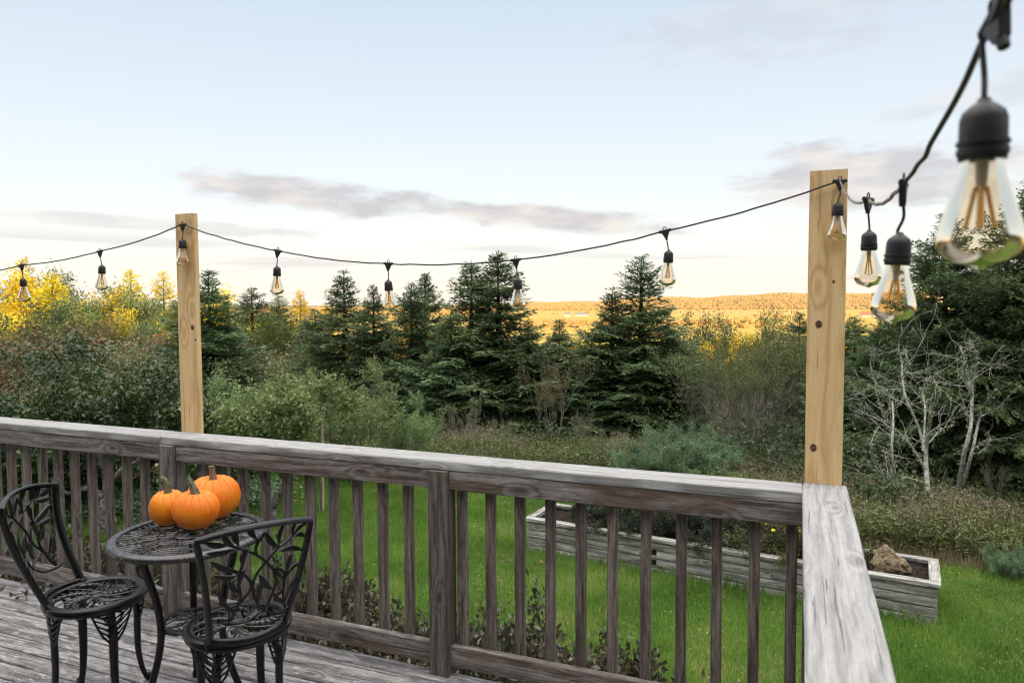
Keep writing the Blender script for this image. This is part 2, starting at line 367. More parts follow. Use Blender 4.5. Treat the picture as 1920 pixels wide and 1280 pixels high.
def leaf_mat(name, c1, c2, c3=None, rough=0.55, trans=0.25, spec=0.35, objvar=0.25, clump=1.2, clump_amt=0.5):
    m, nt, out = new_mat(name); M = lambda *a, **k: math_(nt, *a, **k)
    geo = N(nt, 'ShaderNodeNewGeometry'); oi = N(nt, 'ShaderNodeObjectInfo'); tc = N(nt, 'ShaderNodeTexCoord')
    cl = noise_(nt, tc.outputs['Object'], clump, 3, 0.6)
    f = M('ADD', M('MULTIPLY', geo.outputs['Random Per Island'], 1-clump_amt), M('MULTIPLY', mapr(nt, cl, 0.3, 0.7), clump_amt))
    st = [(0.0, c1), (0.75, c2)] + ([(0.97, c3)] if c3 else [])
    c = ramp(nt, f, st)
    hs = N(nt, 'ShaderNodeHueSaturation'); nt.links.new(c, hs.inputs['Color'])
    nt.links.new(M('ADD', M('MULTIPLY', oi.outputs['Random'], objvar), 1-objvar/2), hs.inputs['Value'])
    nt.links.new(M('ADD', M('MULTIPLY', oi.outputs['Random'], 0.03), 0.485), hs.inputs['Hue']); c = hs.outputs[0]
    b = N(nt, 'ShaderNodeBsdfPrincipled'); nt.links.new(c, b.inputs['Base Color']); b.inputs['Roughness'].default_value = rough; b.inputs['Specular IOR Level'].default_value = spec
    t = N(nt, 'ShaderNodeBsdfTranslucent'); nt.links.new(c, t.inputs[0])
    mx = N(nt, 'ShaderNodeMixShader'); mx.inputs[0].default_value = trans
    nt.links.new(b.outputs[0], mx.inputs[1]); nt.links.new(t.outputs[0], mx.inputs[2]); nt.links.new(mx.outputs[0], out.inputs[0]); return m
L_SPRUCE = leaf_mat('spruce_needles', (0.045, 0.082, 0.030), (0.14, 0.20, 0.082), (0.26, 0.31, 0.13), trans=.3)
L_SPRUCEBLUE = leaf_mat('bluish_spruce_needles', (0.025, 0.055, 0.038), (0.062, 0.125, 0.085), (0.10, 0.16, 0.09))
L_GOLD = leaf_mat('golden_needles', (0.26, 0.24, 0.010), (0.66, 0.50, 0.016), (0.80, 0.60, 0.03), trans=0.3)
L_OLIVE = leaf_mat('olive_leaves', (0.06, 0.085, 0.02), (0.16, 0.18, 0.04), (0.26, 0.24, 0.06))
L_ALDER = leaf_mat('alder_leaves', (0.055, 0.08, 0.024), (0.15, 0.185, 0.055), (0.30, 0.26, 0.08), trans=.3)
L_APPLE = leaf_mat('pale_apple_leaves', (0.09, 0.14, 0.045), (0.25, 0.34, 0.12), (0.44, 0.48, 0.22), rough=0.45, trans=.35)
L_DARK = leaf_mat('dark_glossy_leaves', (0.018, 0.040, 0.013), (0.062, 0.10, 0.027), (0.20, 0.145, 0.04), rough=0.38, spec=0.5)
L_BROWN = leaf_mat('brown_thicket_leaves', (0.10, 0.09, 0.04), (0.24, 0.21, 0.09), (0.28, 0.30, 0.11))
L_RUST = leaf_mat('rusty_leaves', (0.10, 0.06, 0.028), (0.24, 0.135, 0.055), (0.17, 0.17, 0.06))
L_GREY = leaf_mat('grey_green_leaves', (0.11, 0.14, 0.055), (0.25, 0.28, 0.125), (0.40, 0.41, 0.21))
L_WILLOW = leaf_mat('willow_leaves', (0.07, 0.125, 0.065), (0.20, 0.31, 0.155), (0.34, 0.46, 0.23))
L_PURPLE = leaf_mat('purple_green_leaves', (0.028, 0.042, 0.018), (0.10, 0.080, 0.055), (0.17, 0.22, 0.08), rough=0.33, spec=0.6, clump=3.0)
L_POTENT = leaf_mat('potentilla_leaves', (0.04, 0.055, 0.018), (0.12, 0.12, 0.04), (0.17, 0.10, 0.04))
L_HEDGE = leaf_mat('dark_hedge_leaves', (0.012, 0.022, 0.013), (0.045, 0.06, 0.03), (0.06, 0.045, 0.03))
L_GRASS = leaf_mat('grass_blades', (0.080, 0.17, 0.025), (0.22, 0.36, 0.065), (0.46, 0.42, 0.17), trans=0.35, clump=1.1, clump_amt=.62, rough=0.5, objvar=0)
L_DRY = leaf_mat('dry_stalks', (0.13, 0.10, 0.05), (0.30, 0.25, 0.15), (0.36, 0.30, 0.22), clump=0.6, objvar=0)
L_MEADOW = leaf_mat('meadow_leaves', (0.07, 0.11, 0.03), (0.17, 0.23, 0.07), (0.30, 0.27, 0.10), clump=0.5, objvar=0)
L_FLUFF = leaf_mat('seed_heads', (0.16, 0.12, 0.08), (0.27, 0.21, 0.155), (0.36, 0.30, 0.23), clump=0.7, objvar=0)
L_ORANGE = leaf_mat('autumn_far_leaves', (0.30, 0.19, 0.045), (0.44, 0.27, 0.065), (0.24, 0.22, 0.07), trans=0.15, clump=0.002, clump_amt=0.4)
L_UNDER = leaf_mat('undergrowth_leaves', (0.025, 0.042, 0.016), (0.085, 0.115, 0.04), (0.18, 0.15, 0.065), clump=0.6)
L_YELLOWFLOWER = leaf_mat('yellow_petals', (0.75, 0.55, 0.02), (0.9, 0.7, 0.03))
BARK = simple('grey_bark', (0.24, 0.215, 0.19), 0.85, 0.2, 9, (0.10, 0.088, 0.075), 0.6)
BARK_PALE = simple('lichen_bark', (0.44, 0.45, 0.38), 0.9, 0.2, 22, (0.20, 0.19, 0.165), 0.8)
BARK_APPLE = simple('mottled_apple_bark', (0.28, 0.27, 0.25), 0.85, 0.2, 25, (0.07, 0.06, 0.055), 0.8)
BARK_DARK = simple('dark_bark', (0.055, 0.045, 0.038), 0.9, 0.15, 6, (0.03, 0.025, 0.02), 0.4)
M_LICHEN = simple('lichen_tufts', (0.46, 0.50, 0.33), 0.95, 0.1, 30, (0.30, 0.34, 0.22), 0.5)

# ------------------------------------------------------------------ terrain
AZS = [math.atan2((ray(px, 560)@np.array([math.cos(YAW), math.sin(YAW), 0])), (ray(px, 560)@np.array([-math.sin(YAW), math.cos(YAW), 0]))) for px in (-400, 0, 560, 640, 830, 1000, 1240, 1480, 1600, 1900, 2400)]
def elev(px, py):
    r = ray(px, py); return r[2]/math.hypot(r[0], r[1])
ELS = [elev(px, py) for px, py in ((-400, 580), (0, 578), (560, 578), (640, 576), (830, 575), (1000, 569), (1240, 560), (1480, 553), (1600, 551), (1900, 545), (2400, 545))]
RT = [0, 9, 13, 20, 50, 100, 130, 300, 460, 1500, 2600, 20000]
ZT = [-1.2, -1.2, -1.32, -2.2, -6.2, -11, -13, -21, -25, -27, -26, -26]
def gh(x, y):
    x = np.asarray(x, float); y = np.asarray(y, float)
    dx, dy = x-CAM[0], y-CAM[1]; r = np.hypot(dx, dy)
    z = np.interp(r, RT, ZT)
    fwd = dx*(-math.sin(YAW))+dy*math.cos(YAW); rt = dx*math.cos(YAW)+dy*math.sin(YAW); az = np.arctan2(rt, fwd)
    e = np.interp(az, AZS, ELS); e = e+0.0011*np.sin(az*37+1)+0.0006*np.sin(az*91)
    zr = CAM[2]+e*4600
    hill = smooth(2300, 4500, r)*(zr+26) - smooth(4700, 6500, r)*(zr+26)*0.8
    z = z+np.where(np.cos(az) > 0, hill, 0)
    z = z+smooth(15, 60, r)*(0.4*np.sin(x*0.07+1)*np.cos(y*0.06)+0.9*np.sin(x*0.013)*np.cos(y*0.017+2))
    # added ridge, unseen behind the deck, that shades the foreground from the low sun
    s = x*TD[0]+y*TD[1]; c_ = -x*TD[1]+y*TD[0]
    crest = 11.3+0.9*np.sin(c_*0.35)+0.7*np.sin(c_*0.83+1)+0.6*np.sin(c_*0.19+2)
    b = smooth(-14, -46, -(-s)) if False else smooth(14, 46, -s)
    z = z*(1-b)+b*crest
    return z
def terrain():
    nt_, radii = 420, [0.0]+list(np.geomspace(0.6, 15000, 190))
    th = np.linspace(0, 2*np.pi, nt_, endpoint=False)
    # finer angular steps in view
    R_, T_ = np.meshgrid(radii[1:], th, indexing='ij')
    X = CAM[0]+R_*np.sin(-YAW+T_)*1.0; Y = CAM[1]+R_*np.cos(-YAW+T_)
    Z = gh(X, Y); nr = len(radii)-1
    V = np.stack([X, Y, Z], -1).reshape(-1, 3)
    i = np.arange(nr-1)[:, None]; j = np.arange(nt_)[None]; j2 = (j+1) % nt_
    F = np.stack([np.broadcast_to(i*nt_+j, (nr-1, nt_)), i*nt_+j2, (i+1)*nt_+j2, (i+1)*nt_+j], -1).reshape(-1, 4)[:, ::-1]
    cen = V[F].mean(1); rr = np.hypot(cen[:, 0]-CAM[0], cen[:, 1]-CAM[1]); front = (cen[:, 0]*TD[0]+cen[:, 1]*TD[1]) > -20
    zone = np.where(rr < LAWN_R(cen[:, 0], cen[:, 1]), 0, np.where(rr < 17, 1, np.where(rr < 170, 2, np.where(rr < 2500, 3, 4))))
    zone = np.where((~front) & (rr > 12), 2, zone)
    for k, (nm, mt) in enumerate((('lawn', G_LAWN), ('meadow_ground', G_MEADOW), ('woodland_floor', G_WOOD), ('valley_fields', G_FIELD), ('hills', G_HILL))):
        f = F[zone == k]
        if k == 0:
            c0 = len(V); f0 = np.array([[0, 0, 0, 0]])[:0]
        used, inv = np.unique(f, return_inverse=True)
        o = link(nm, fast_mesh(nm, V[used], 4, mt, inv.reshape(-1, 4))); o.data.polygons.foreach_set('use_smooth', [True]*len(f)); tag(o, kind='structure')
def LAWN_R(x, y):
    dx, dy = x-CAM[0], y-CAM[1]
    fwd = dx*(-math.sin(YAW))+dy*math.cos(YAW); rt = dx*math.cos(YAW)+dy*math.sin(YAW); az = np.degrees(np.arctan2(rt, fwd))
    return np.interp(az, [-90, -40, -20, -5, 5, 14, 20, 27, 31, 38, 90], [14, 14.5, 14, 12.4, 11.8, 10.7, 9.7, 8.6, 8.7, 8.8, 10])
def ground_mat(name, cols, scale, scale2=None, rough=0.95, bs=0.3, cells=None):
    m, nt, out = new_mat(name); tc = N(nt, 'ShaderNodeTexCoord'); vec = tc.outputs['Object']
    f = noise_(nt, vec, scale, 7, 0.62)
    c = ramp(nt, f, list(zip((0.3, 0.45, 0.55, 0.7)[:len(cols)], cols)))
    if cells:
        mp = N(nt, 'ShaderNodeMapping'); nt.links.new(vec, mp.inputs[0]); mp.inputs['Rotation'].default_value = (0, 0, 0.4); mp.inputs['Scale'].default_value = (0.0016, 0.0045, 0)
        vo = N(nt, 'ShaderNodeTexVoronoi'); vo.inputs['Scale'].default_value = 1; nt.links.new(mp.outputs[0], vo.inputs['Vector'])
        sp = N(nt, 'ShaderNodeSeparateColor'); nt.links.new(vo.outputs['Color'], sp.inputs[0])
        c2 = ramp(nt, sp.outputs[0], cells); c = mixc(nt, 0.75, c, c2)
    if scale2:
        f2 = noise_(nt, vec, scale2, 6, 0.7); c = mixc(nt, mapr(nt, f2, 0.35, 0.68), c, mixc(nt, 1.0, c, (0.5, 0.5, 0.45), 'MULTIPLY'))
        f = f2
    principled(nt, out, Base_Color=c, Roughness=rough, Specular_IOR_Level=0.1, Normal=bump(nt, f, bs, 0.05)); return m
G_LAWN = ground_mat('lawn_soil', [(0.05, 0.085, 0.022), (0.08, 0.14, 0.03), (0.11, 0.15, 0.045), (0.20, 0.17, 0.09)], 1.3, 14)
G_MEADOW = ground_mat('meadow_soil', [(0.04, 0.05, 0.02), (0.08, 0.075, 0.035), (0.11, 0.09, 0.05)], 1.2, 9)
G_WOOD = ground_mat('wood_soil', [(0.02, 0.028, 0.012), (0.04, 0.045, 0.02), (0.06, 0.05, 0.028)], 0.3, 3)
G_FIELD = ground_mat('field_cover', [(0.36, 0.26, 0.05), (0.50, 0.32, 0.08)], 0.01, 0.08, cells=[(0.0, (0.56, 0.37, 0.08)), (0.3, (0.46, 0.34, 0.06)), (0.6, (0.60, 0.38, 0.14)), (0.85, (0.52, 0.38, 0.09))])
G_HILL = ground_mat('hill_forest', [(0.10, 0.075, 0.025), (0.22, 0.12, 0.035), (0.28, 0.16, 0.045), (0.12, 0.11, 0.035)], 0.0035, 0.03)
terrain()

# ------------------------------------------------------------------ deck, railing, posts
CAPZ, CAPW, CAPT = 0.9173, 0.148, 0.0388
rs = random.Random(11)
def deck():
    b = MB(); y = 0.03; pitch = 0.0925; k = 0
    while y > -6:
        joints = [-8.6]+sorted([-6.4+rs.uniform(-.6, .6), -2.6+rs.uniform(-1.6, 1.6)])+[0.13]
        for a, c in zip(joints[:-1], joints[1:]):
            b.board((a+.002, y-.0435, -.019), (c-.002, y-.0435, -.019), (0, 1, 0), 0.0848, 0.038, rs, 0.004, 0.0008, 0.25)
        y -= pitch
    o = b.build('deck_floor', M_DECK); tag(o, kind='structure')
    n = MB(); y = 0.03
    for k in range(36):
        yy = y-.0435-k*pitch
        for x in np.arange(-6.1, 0.1, 0.405):
            for dy in (-.022, .022): n.lathe([(0.0042, 0), (0.0038, 0.0006), (0, 0.0007)], 8, (x+rs.uniform(-.005, .005), yy+dy, 0.0002))
    o = n.build('deck_nail', M_STEEL, o)
    f = MB(); f.box((-8.6, 0.032, -0.26), (0.13, 0.0315+.038, -0.045)); f.box((0.13, -6, -0.26), (0.168, 0.07, -0.045))
    for x in (-7, -4.6, -2.3, 0.02): f.box((x-.06, -.12, -1.5), (x+.06, 0.0, -0.04))
    o = f.build('deck_frame', M_RAIL); tag(o, kind='structure')
deck()
def railing():
    root = empty('deck_railing', (0, 0, 0)); tag(root, 'weathered grey wooden deck railing with flat cap, square posts and balusters', 'railing')
    A = lambda nm, b, m: b.build(nm, m, root)
    # front caps (joint at the left post) and the right cap
    jx = -2.99
    for a, c in ((-8.5, jx-.0015), (jx+.0015, 0.0)):
        b = MB(); b.board((a, CAPW/2, CAPZ-CAPT/2), (c, CAPW/2, CAPZ-CAPT/2), (0, 1, 0), CAPW, CAPT, rs, 0.004, 0.0018, 0.06); A('cap', b, M_CAP)
    b = MB(); b.board((CAPW/2+.0008, CAPW, CAPZ-CAPT/2+.0012), (CAPW/2+.0008, -4.45, CAPZ-CAPT/2+.0012), (1, 0, 0), CAPW, CAPT, rs, 0.004, 0.0015, 0.06); A('cap', b, M_CAP)
    px = [-7.5, -6.0, -4.46, -2.98+.045-.0005, -1.4577+.0443, 0.052]
    for x in px:
        if x > -4.5 or x < -5: pass
        b = MB(); b.board((x, 0.0443-.0236, -0.02), (x, 0.0443-.0236, CAPZ-CAPT-.001), (1, 0, 0), 0.0886, 0.0886, rs, 0.004, 0.001, 0.08); A('post', b, M_BAL if x > -2 else M_RAIL)
    def span(x0, x1):
        b = MB(); b.board((x0, .0225, CAPZ-.0400-.0405), (x1, .0225, CAPZ-.0400-.0405), (0, 0, 1), 0.080, 0.040, rs, 0.003, 0.0012, 0.1); A('top_rail', b, M_RAIL)
        b = MB(); b.board((x0, .0225, 0.0825), (x1, .0225, 0.0825), (0, 0, 1), 0.0875, 0.040, rs, 0.003, 0.0012, 0.1); A('bottom_rail', b, M_RAIL)
    for i in range(len(px)-1): span(px[i]+.0455, px[i+1]-.0455)
    x = -0.0265
    k = 0
    xs = []
    while x > -7.4: xs.append(x); x -= 0.1312
    protos = []
    for i in range(5):
        b = MB(); b.board((0, 0, .045), (0, 0, CAPZ-CAPT-.004), (1, 0, 0), 0.0375, 0.0375, rs, 0.003, 0.0014, 0.05); protos.append(b.mesh('baluster', True, [M_BAL]))
    for i, x in enumerate(xs):
        o = link('baluster', protos[i % 5], None, root); o.location = (x+rs.uniform(-.003, .003), 0.0640+rs.uniform(-.0008, .0008), 0); o.rotation_euler = (0, rs.uniform(-.003, .003), rs.choice((0, math.pi)))
    # return rail along the right edge of the deck
    for y0, y1 in ((-.03, -1.75), (-1.84, -3.6)):
        b = MB(); b.board((0.075, y0, CAPZ-.0810), (0.075, y1, CAPZ-.0810), (0, 0, 1), 0.080, 0.040, rs, 0.003, 0.0012, 0.1); A('top_rail', b, M_RAIL)
        b = MB(); b.board((0.075, y0, 0.0825), (0.075, y1, 0.0825), (0, 0, 1), 0.0875, 0.040, rs, 0.003, 0.0012, 0.1); A('bottom_rail', b, M_RAIL)
    b = MB(); b.board((0.052, -1.795, -.02), (0.052, -1.795, CAPZ-CAPT-.001), (1, 0, 0), 0.0886, 0.0886, rs); A('post', b, M_RAIL)
    y = -.12; i = 0
    while y > -3.5:
        if abs(y+1.795) > .07:
            o = link('baluster', protos[i % 5], None, root); o.location = (0.1155, y, 0); o.rotation_euler = (0, 0, math.pi/2)
        y -= .1312; i += 1
railing()
def light_post(x0, x1, label, seed):
    rr = random.Random(seed); root = empty('light_post', ((x0+x1)/2, 0.163, -0.25)); tag(root, label, 'post')
    b = MB(); xc = (x0+x1)/2; b.board((0, 0, .81+.25), (0.0, 0, 2.042+.25), (1, 0, 0), x1-x0, 0.028, rr, 0.0025, 0.0004, 0.3)
    o = b.build('timber', M_PINE, root)
    return root
lpL = light_post(-3.007, -2.879, 'bare yellow pine post carrying the lights, fixed behind the left part of the railing', 3)
lpR = light_post(0.0085, 0.133, 'bare yellow pine post with dark knots standing at the railing corner', 4)
def knot(root, x, z, r):
    b = MB(); cx = root.location.x; V = []
    b.lathe([(r*1.35, -.0005), (r*1.3, .0006), (r*.75, .0012), (r*.5, .0008), (0, .0010)], 18)
    me = b.mesh('knot', True, [M_KNOT]); o = link('knot', me, None, root); o.location = (x-cx, -0.0143, z+.25); o.rotation_euler = (math.pi/2, 0, 0); o.scale = (1, 1.25, 1)
M_KNOT = simple('pine_knot', (0.17, 0.075, 0.03), 0.5, 0.4, 120, (0.06, 0.028, 0.013))
for q, r in (((1535, 608), .0085), ((1525, 839), .0085), ((1563, 528), .0035)):
    p = on_y(*q, 0.149); knot(lpR, p[0], p[2], r)
for q, r in (((361, 614), .008), ((367, 637), .004)):
    p = on_y(*q, 0.149); knot(lpL, p[0], p[2], r)

# ------------------------------------------------------------------ string lights
def string_lights():
    root = empty('string_lights', (-1.4, 0.13, 2.0)); tag(root, 'black string of clear amber bulbs hung from post to post above the railing', 'string lights')
    W = root.location
    sock = MB(); sock.lathe([(0.003, 0.046), (0.0045, 0.046), (0.0055, 0.043), (0.010, 0.040), (0.0155, 0.035), (0.0175, 0.029), (0.0178, 0.012), (0.0195, 0.0115), (0.0195, 0.0085), (0.0180, 0.008), (0.0180, 0.0055), (0.0192, 0.005), (0.0192, 0.001), (0.0182, 0.0), (0.0175, -0.004), (0.014, -0.004)], 28)
    sock_me = sock.mesh('socket', True, [M_RUBBER])
    gl = MB(); prof = [(0.0150, -0.002), (0.0160, -0.010), (0.0185, -0.022), (0.0222, -0.036), (0.0262, -0.050), (0.0297, -0.063), (0.0317, -0.073), (0.0320, -0.080), (0.0302, -0.087), (0.0262, -0.0935), (0.0200, -0.0985), (0.0125, -0.1015), (0.0070, -0.1035), (0.0030, -0.1065), (0.0, -0.1072)]
    from itertools import chain
    P = np.array(prof); t = np.linspace(0, len(P)-1, 50); k = np.clip(t.astype(int), 1, len(P)-3)  # catmull-rom the profile
    pr = []
    for tt in t:
        i = min(int(tt), len(P)-2); f = tt-i; p0, p1, p2, p3 = P[max(i-1, 0)], P[i], P[i+1], P[min(i+2, len(P)-1)]
        q = .5*((2*p1)+(-p0+p2)*f+(2*p0-5*p1+4*p2-p3)*f*f+(-p0+3*p1-3*p2+p3)*f**3); pr.append((max(q[0], 0), q[1]))
    pr[-1] = (0, pr[-1][1]); pr = [(a_, c_*.885) for a_, c_ in pr]; gl.lathe(pr, 40); gl_me = gl.mesh('bulb', True, [M_BULB])
    fl = MB()
    fl.tube([(0, 0, 0), (0, 0, -.022), (0, 0, -.030)], [.0055, .0045, .0025], 10, m=0); fl.tube([(0, 0, -.03), (0, 0, -.062)], .0012, 8, m=0)
    for k in range(4):
        a = k*math.pi/2+.4; ca, sa = math.cos(a), math.sin(a)
        fl.tube([(ca*.004, sa*.004, -.026), (ca*.0105, sa*.0105, -.060)], .0018, 8, m=1)
        fl.tube([(ca*.0105, sa*.0105, -.060), (0, 0, -.064)], .0005, 5, m=2); fl.tube([(ca*.004, sa*.004, -.026), (0, 0, -.020)], .0006, 5, m=2)
    fl_me = fl.mesh('filament', True, [M_GLASSROD, M_FIL, M_STEEL])
    con = MB()   # T connector: sleeve along the cable, tapering neck below, hanging eye above
    con.tube([(-.024, 0, 0), (-.02, 0, 0), (.02, 0, 0), (.024, 0, 0)], [.0045, .0062, .0062, .0045], 10)
    V = [(-.017, -.005, 0), (.017, -.005, 0), (.017, .005, 0), (-.017, .005, 0), (-.0055, -.0048, -.026), (.0055, -.0048, -.026), (.0055, .0048, -.026), (-.0055, .0048, -.026)]
    con.add(V, [[3, 2, 1, 0], [4, 5, 6, 7], [0, 1, 5, 4], [1, 2, 6, 5], [2, 3, 7, 6], [3, 0, 4, 7]])
    con.tube([(0, 0, -.024), (0, 0, -.034)], [.0058, .0048], 10)
    con.tube([(.007*math.cos(a)*.8, 0, .009+.007*math.sin(a)) for a in np.linspace(0, 2*math.pi, 12, endpoint=False)], .0016, 6, closed=True)
    con_me = con.mesh('connector', True, [M_RUBBER])
    yy = 0.128
    mid = [(-150, 520), (-60, 512), (40, 497), (187, 471), (342, 421), (521, 470), (728, 494), (967, 487), (1247, 433), (1575, 339)]
    P = [on_y(x, y, yy) for x, y in mid]
    sec = [at_d(1628, 374, 1.74), at_d(1694, 345, 1.09), at_d(1858, 45, 0.600), at_d(1925, -110, 0.50)]
    P = P+sec; P = np.array(P)
    # cable with sag between the fittings
    def span(a, b, sag, n=10, wig=0.0015, seed=0):
        r = np.random.default_rng(seed); t = np.linspace(0, 1, n)[:, None]; q = a+(b-a)*t; q[:, 2] -= (4*sag*t*(1-t))[:, 0]; q[1:-1] += r.normal(0, wig, (n-2, 3)); return q
    cab = MB(); pts = []
    for i in range(len(P)-1):
        if i in (9, 10): continue
        s_ = span(P[i], P[i+1], (0.012 if i < 9 else 0.03), 12, 0.0008, i)
        if i == 8: s_ = s_
        if i < 9: pts += list(s_[:-1] if i < 8 else s_)
    def cr(pts, sub=4):
        pts = np.array(pts); o = []
        for i in range(len(pts)-1):
            p0, p1, p2, p3 = pts[max(i-1, 0)], pts[i], pts[i+1], pts[min(i+2, len(pts)-1)]
            for f in np.linspace(0, 1, sub, endpoint=False): o.append(.5*((2*p1)+(-p0+p2)*f+(2*p0-5*p1+4*p2-p3)*f*f+(-p0+3*p1-3*p2+p3)*f**3))
        o.append(pts[-1]); return np.array(o)
    w = np.array(W)
    cab.tube(cr(pts)-w, .0033, 8)
    cab.tube(cr(list(span(P[11], P[12], .014, 12, .0008, 5)[:-1])+list(span(P[12], P[13], .0, 6, .0003, 6)))-w, .0031, 8)
    cab.build('cable', M_RUBBER, root)
    tw = MB()
    for a, b, sg, sd_ in ((9, 10, .035, 1), (10, 11, .02, 2)):
        q = cr(span(P[a], P[b], sg, 12, .001, sd_), 6); L = np.linspace(0, 1, len(q)); ln = np.linalg.norm(P[b]-P[a])
        for ph in (0, math.pi):
            A_ = L*ln/.035*2*math.pi+ph; off = np.stack([np.cos(A_)*.0022, np.zeros_like(A_), np.sin(A_)*.0022], 1); tw.tube(q+off-w, .0018, 6)
    tw.build('twisted_cord', M_CORD, root)
    r = random.Random(5)
    for i in [2, 3, 4, 5, 6, 7, 8, 9, 10, 11, 12]:
        p = P[i]; a, b = P[i-1], P[min(i+1, len(P)-1)]; dx = b-a; heading = math.atan2(dx[1], dx[0]) if i < 10 else math.radians(r.uniform(60, 100))
        if i == 9: heading = 0.25
        slope = 0 if i in (4, 9, 10, 11) else math.atan2(dx[2], math.hypot(dx[0], dx[1]))
        if i == 12: p = at_d(1866, 30, .597); dx = P[12]-at_d(1800, 150, .66); slope = math.atan2(dx[2], math.hypot(dx[0], dx[1])); heading = math.atan2(dx[1], dx[0])
        c = link('connector', con_me, None, root); c.location = p-w; c.rotation_euler = (r.uniform(-.06, .06), -slope, heading)
        cl = {12: .052, 11: .041, 10: .042}.get(i, .040)
        n = np.array([0, 0, -1.0]); neck = p+np.array([math.sin(slope)*math.cos(heading)*.034, math.sin(slope)*math.sin(heading)*.034, -.034*math.cos(slope)])
        tilt = (r.uniform(-.05, .05), r.uniform(-.05, .05)); bx, by = r.uniform(-.006, .006), r.uniform(-.004, .004)
        if i == 12: tilt = (.02, -.05); bx = 0.006
        if i == 12: neck = at_d(1840, 92, .592)
        top = neck+np.array([bx, by, -cl])
        if i == 12: top = at_d(1845, 190, .590)
        g = MB(); g.tube(cr([neck-w+(0, 0, .006), neck-w+np.array([bx*.1+.002, 0, -cl*.4]), top-w+(0, 0, .006), top-w-(0, 0, .002)], 5), .0024, 8); g.build('drop_cord', M_RUBBER, root)
        so = link('socket', sock_me, None, root); so.location = top-w-np.array([0, 0, .044]); so.rotation_euler = (tilt[0], tilt[1], r.uniform(0, 6))
        bo = link('bulb', gl_me, None, root); bo.location = so.location; bo.rotation_euler = so.rotation_euler
        fo = link('filament', fl_me, None, bo)
string_lights()

# ------------------------------------------------------------------ bistro set
def spline(pts, sub=6, closed=False):
    pts = np.array(pts, float); n = len(pts); o = []
    for i in range(n if closed else n-1):
        if closed: p0, p1, p2, p3 = pts[(i-1) % n], pts[i], pts[(i+1) % n], pts[(i+2) % n]
        else: p0, p1, p2, p3 = pts[max(i-1, 0)], pts[i], pts[i+1], pts[min(i+2, n-1)]
        for f in np.linspace(0, 1, sub, endpoint=False): o.append(.5*((2*p1)+(-p0+p2)*f+(2*p0-5*p1+4*p2-p3)*f*f+(-p0+3*p1-3*p2+p3)*f**3))
    if not closed: o.append(pts[-1])
    return np.array(o)
# leaf-and-vine openwork of the chair back in a unit square (u 0..1 left to right seen from behind, v 0..1 bottom to top)
QUAD = np.array([(205, 300), (1150, 120), (955, 945), (250, 1120)], float)   # TL, TR, BR, BL of the openwork as seen
def homog():
    src = QUAD; dst = np.array([(0, 1), (1, 1), (1, 0), (0, 0)], float); A = []; b = []
    for (x, y), (u, v) in zip(src, dst):
        A.append([x, y, 1, 0, 0, 0, -u*x, -u*y]); b.append(u); A.append([0, 0, 0, x, y, 1, -v*x, -v*y]); b.append(v)
    h = np.linalg.solve(np.array(A), np.array(b)); return np.append(h, 1).reshape(3, 3)
HM = homog()
def uvq(p):
    q = HM@np.array([p[0], p[1], 1.0]); return q[:2]/q[2]
VINES = [([(215, 308), (330, 340), (440, 368), (540, 405), (640, 452), (720, 512), (780, 575), (800, 645), (772, 730), (735, 800), (690, 852)], 9),
         ([(1108, 150), (1030, 215), (960, 282), (895, 345), (830, 390), (775, 440), (715, 505), (650, 575), (603, 650), (597, 735), (630, 805), (690, 855)], 9),
         ([(545, 405), (530, 480), (518, 540), (490, 610), (480, 680), (492, 760), (470, 830), (440, 900), (395, 955)], 10),
         ([(420, 560), (490, 590), (545, 620), (580, 675), (565, 730), (510, 790), (450, 862), (425, 905)], 9),
         ([(940, 440), (925, 510), (900, 570), (880, 640), (878, 740), (895, 800), (920, 842)], 9),
         ([(785, 555), (835, 560), (872, 590), (885, 625)], 10),
         ([(330, 968), (390, 972), (470, 955), (560, 928), (640, 880), (690, 852)], 9),
         ([(690, 852), (760, 872), (830, 880), (900, 865), (955, 835)], 9),
         ([(640, 445), (640, 395), (680, 330), (720, 272)], 9),
         ([(395, 955), (405, 880), (440, 845), (520, 825), (620, 835)], 6),
         ([(655, 312), (650, 360), (636, 400)], 9), ([(770, 735), (820, 765), (880, 805)], 9)]
LEAVES = [((830, 372), (915, 145), 26), ((960, 280), (1025, 135), 24), ((975, 270), (1095, 165), 20), ((970, 290), (1085, 280), 26), ((825, 385), (728, 258), 34), ((655, 325), (615, 185), 34),
          ((508, 375), (510, 215), 36), ((475, 372), (400, 248), 30), ((430, 368), (250, 308), 28), ((470, 398), (265, 420), 30), ((490, 590), (282, 490), 34), ((470, 615), (298, 612), 26),
          ((490, 745), (400, 640), 34), ((425, 880), (318, 745), 30), ((835, 418), (1055, 398), 30), ((895, 612), (1035, 500), 24), ((905, 785), (1008, 620), 22), ((880, 800), (770, 730), 26),
          ((765, 705), (650, 605), 40), ((640, 800), (690, 640), 36), ((520, 545), (575, 400), 34), ((878, 620), (800, 555), 22), ((905, 590), (940, 440), 26), ((485, 700), (545, 560), 26)]
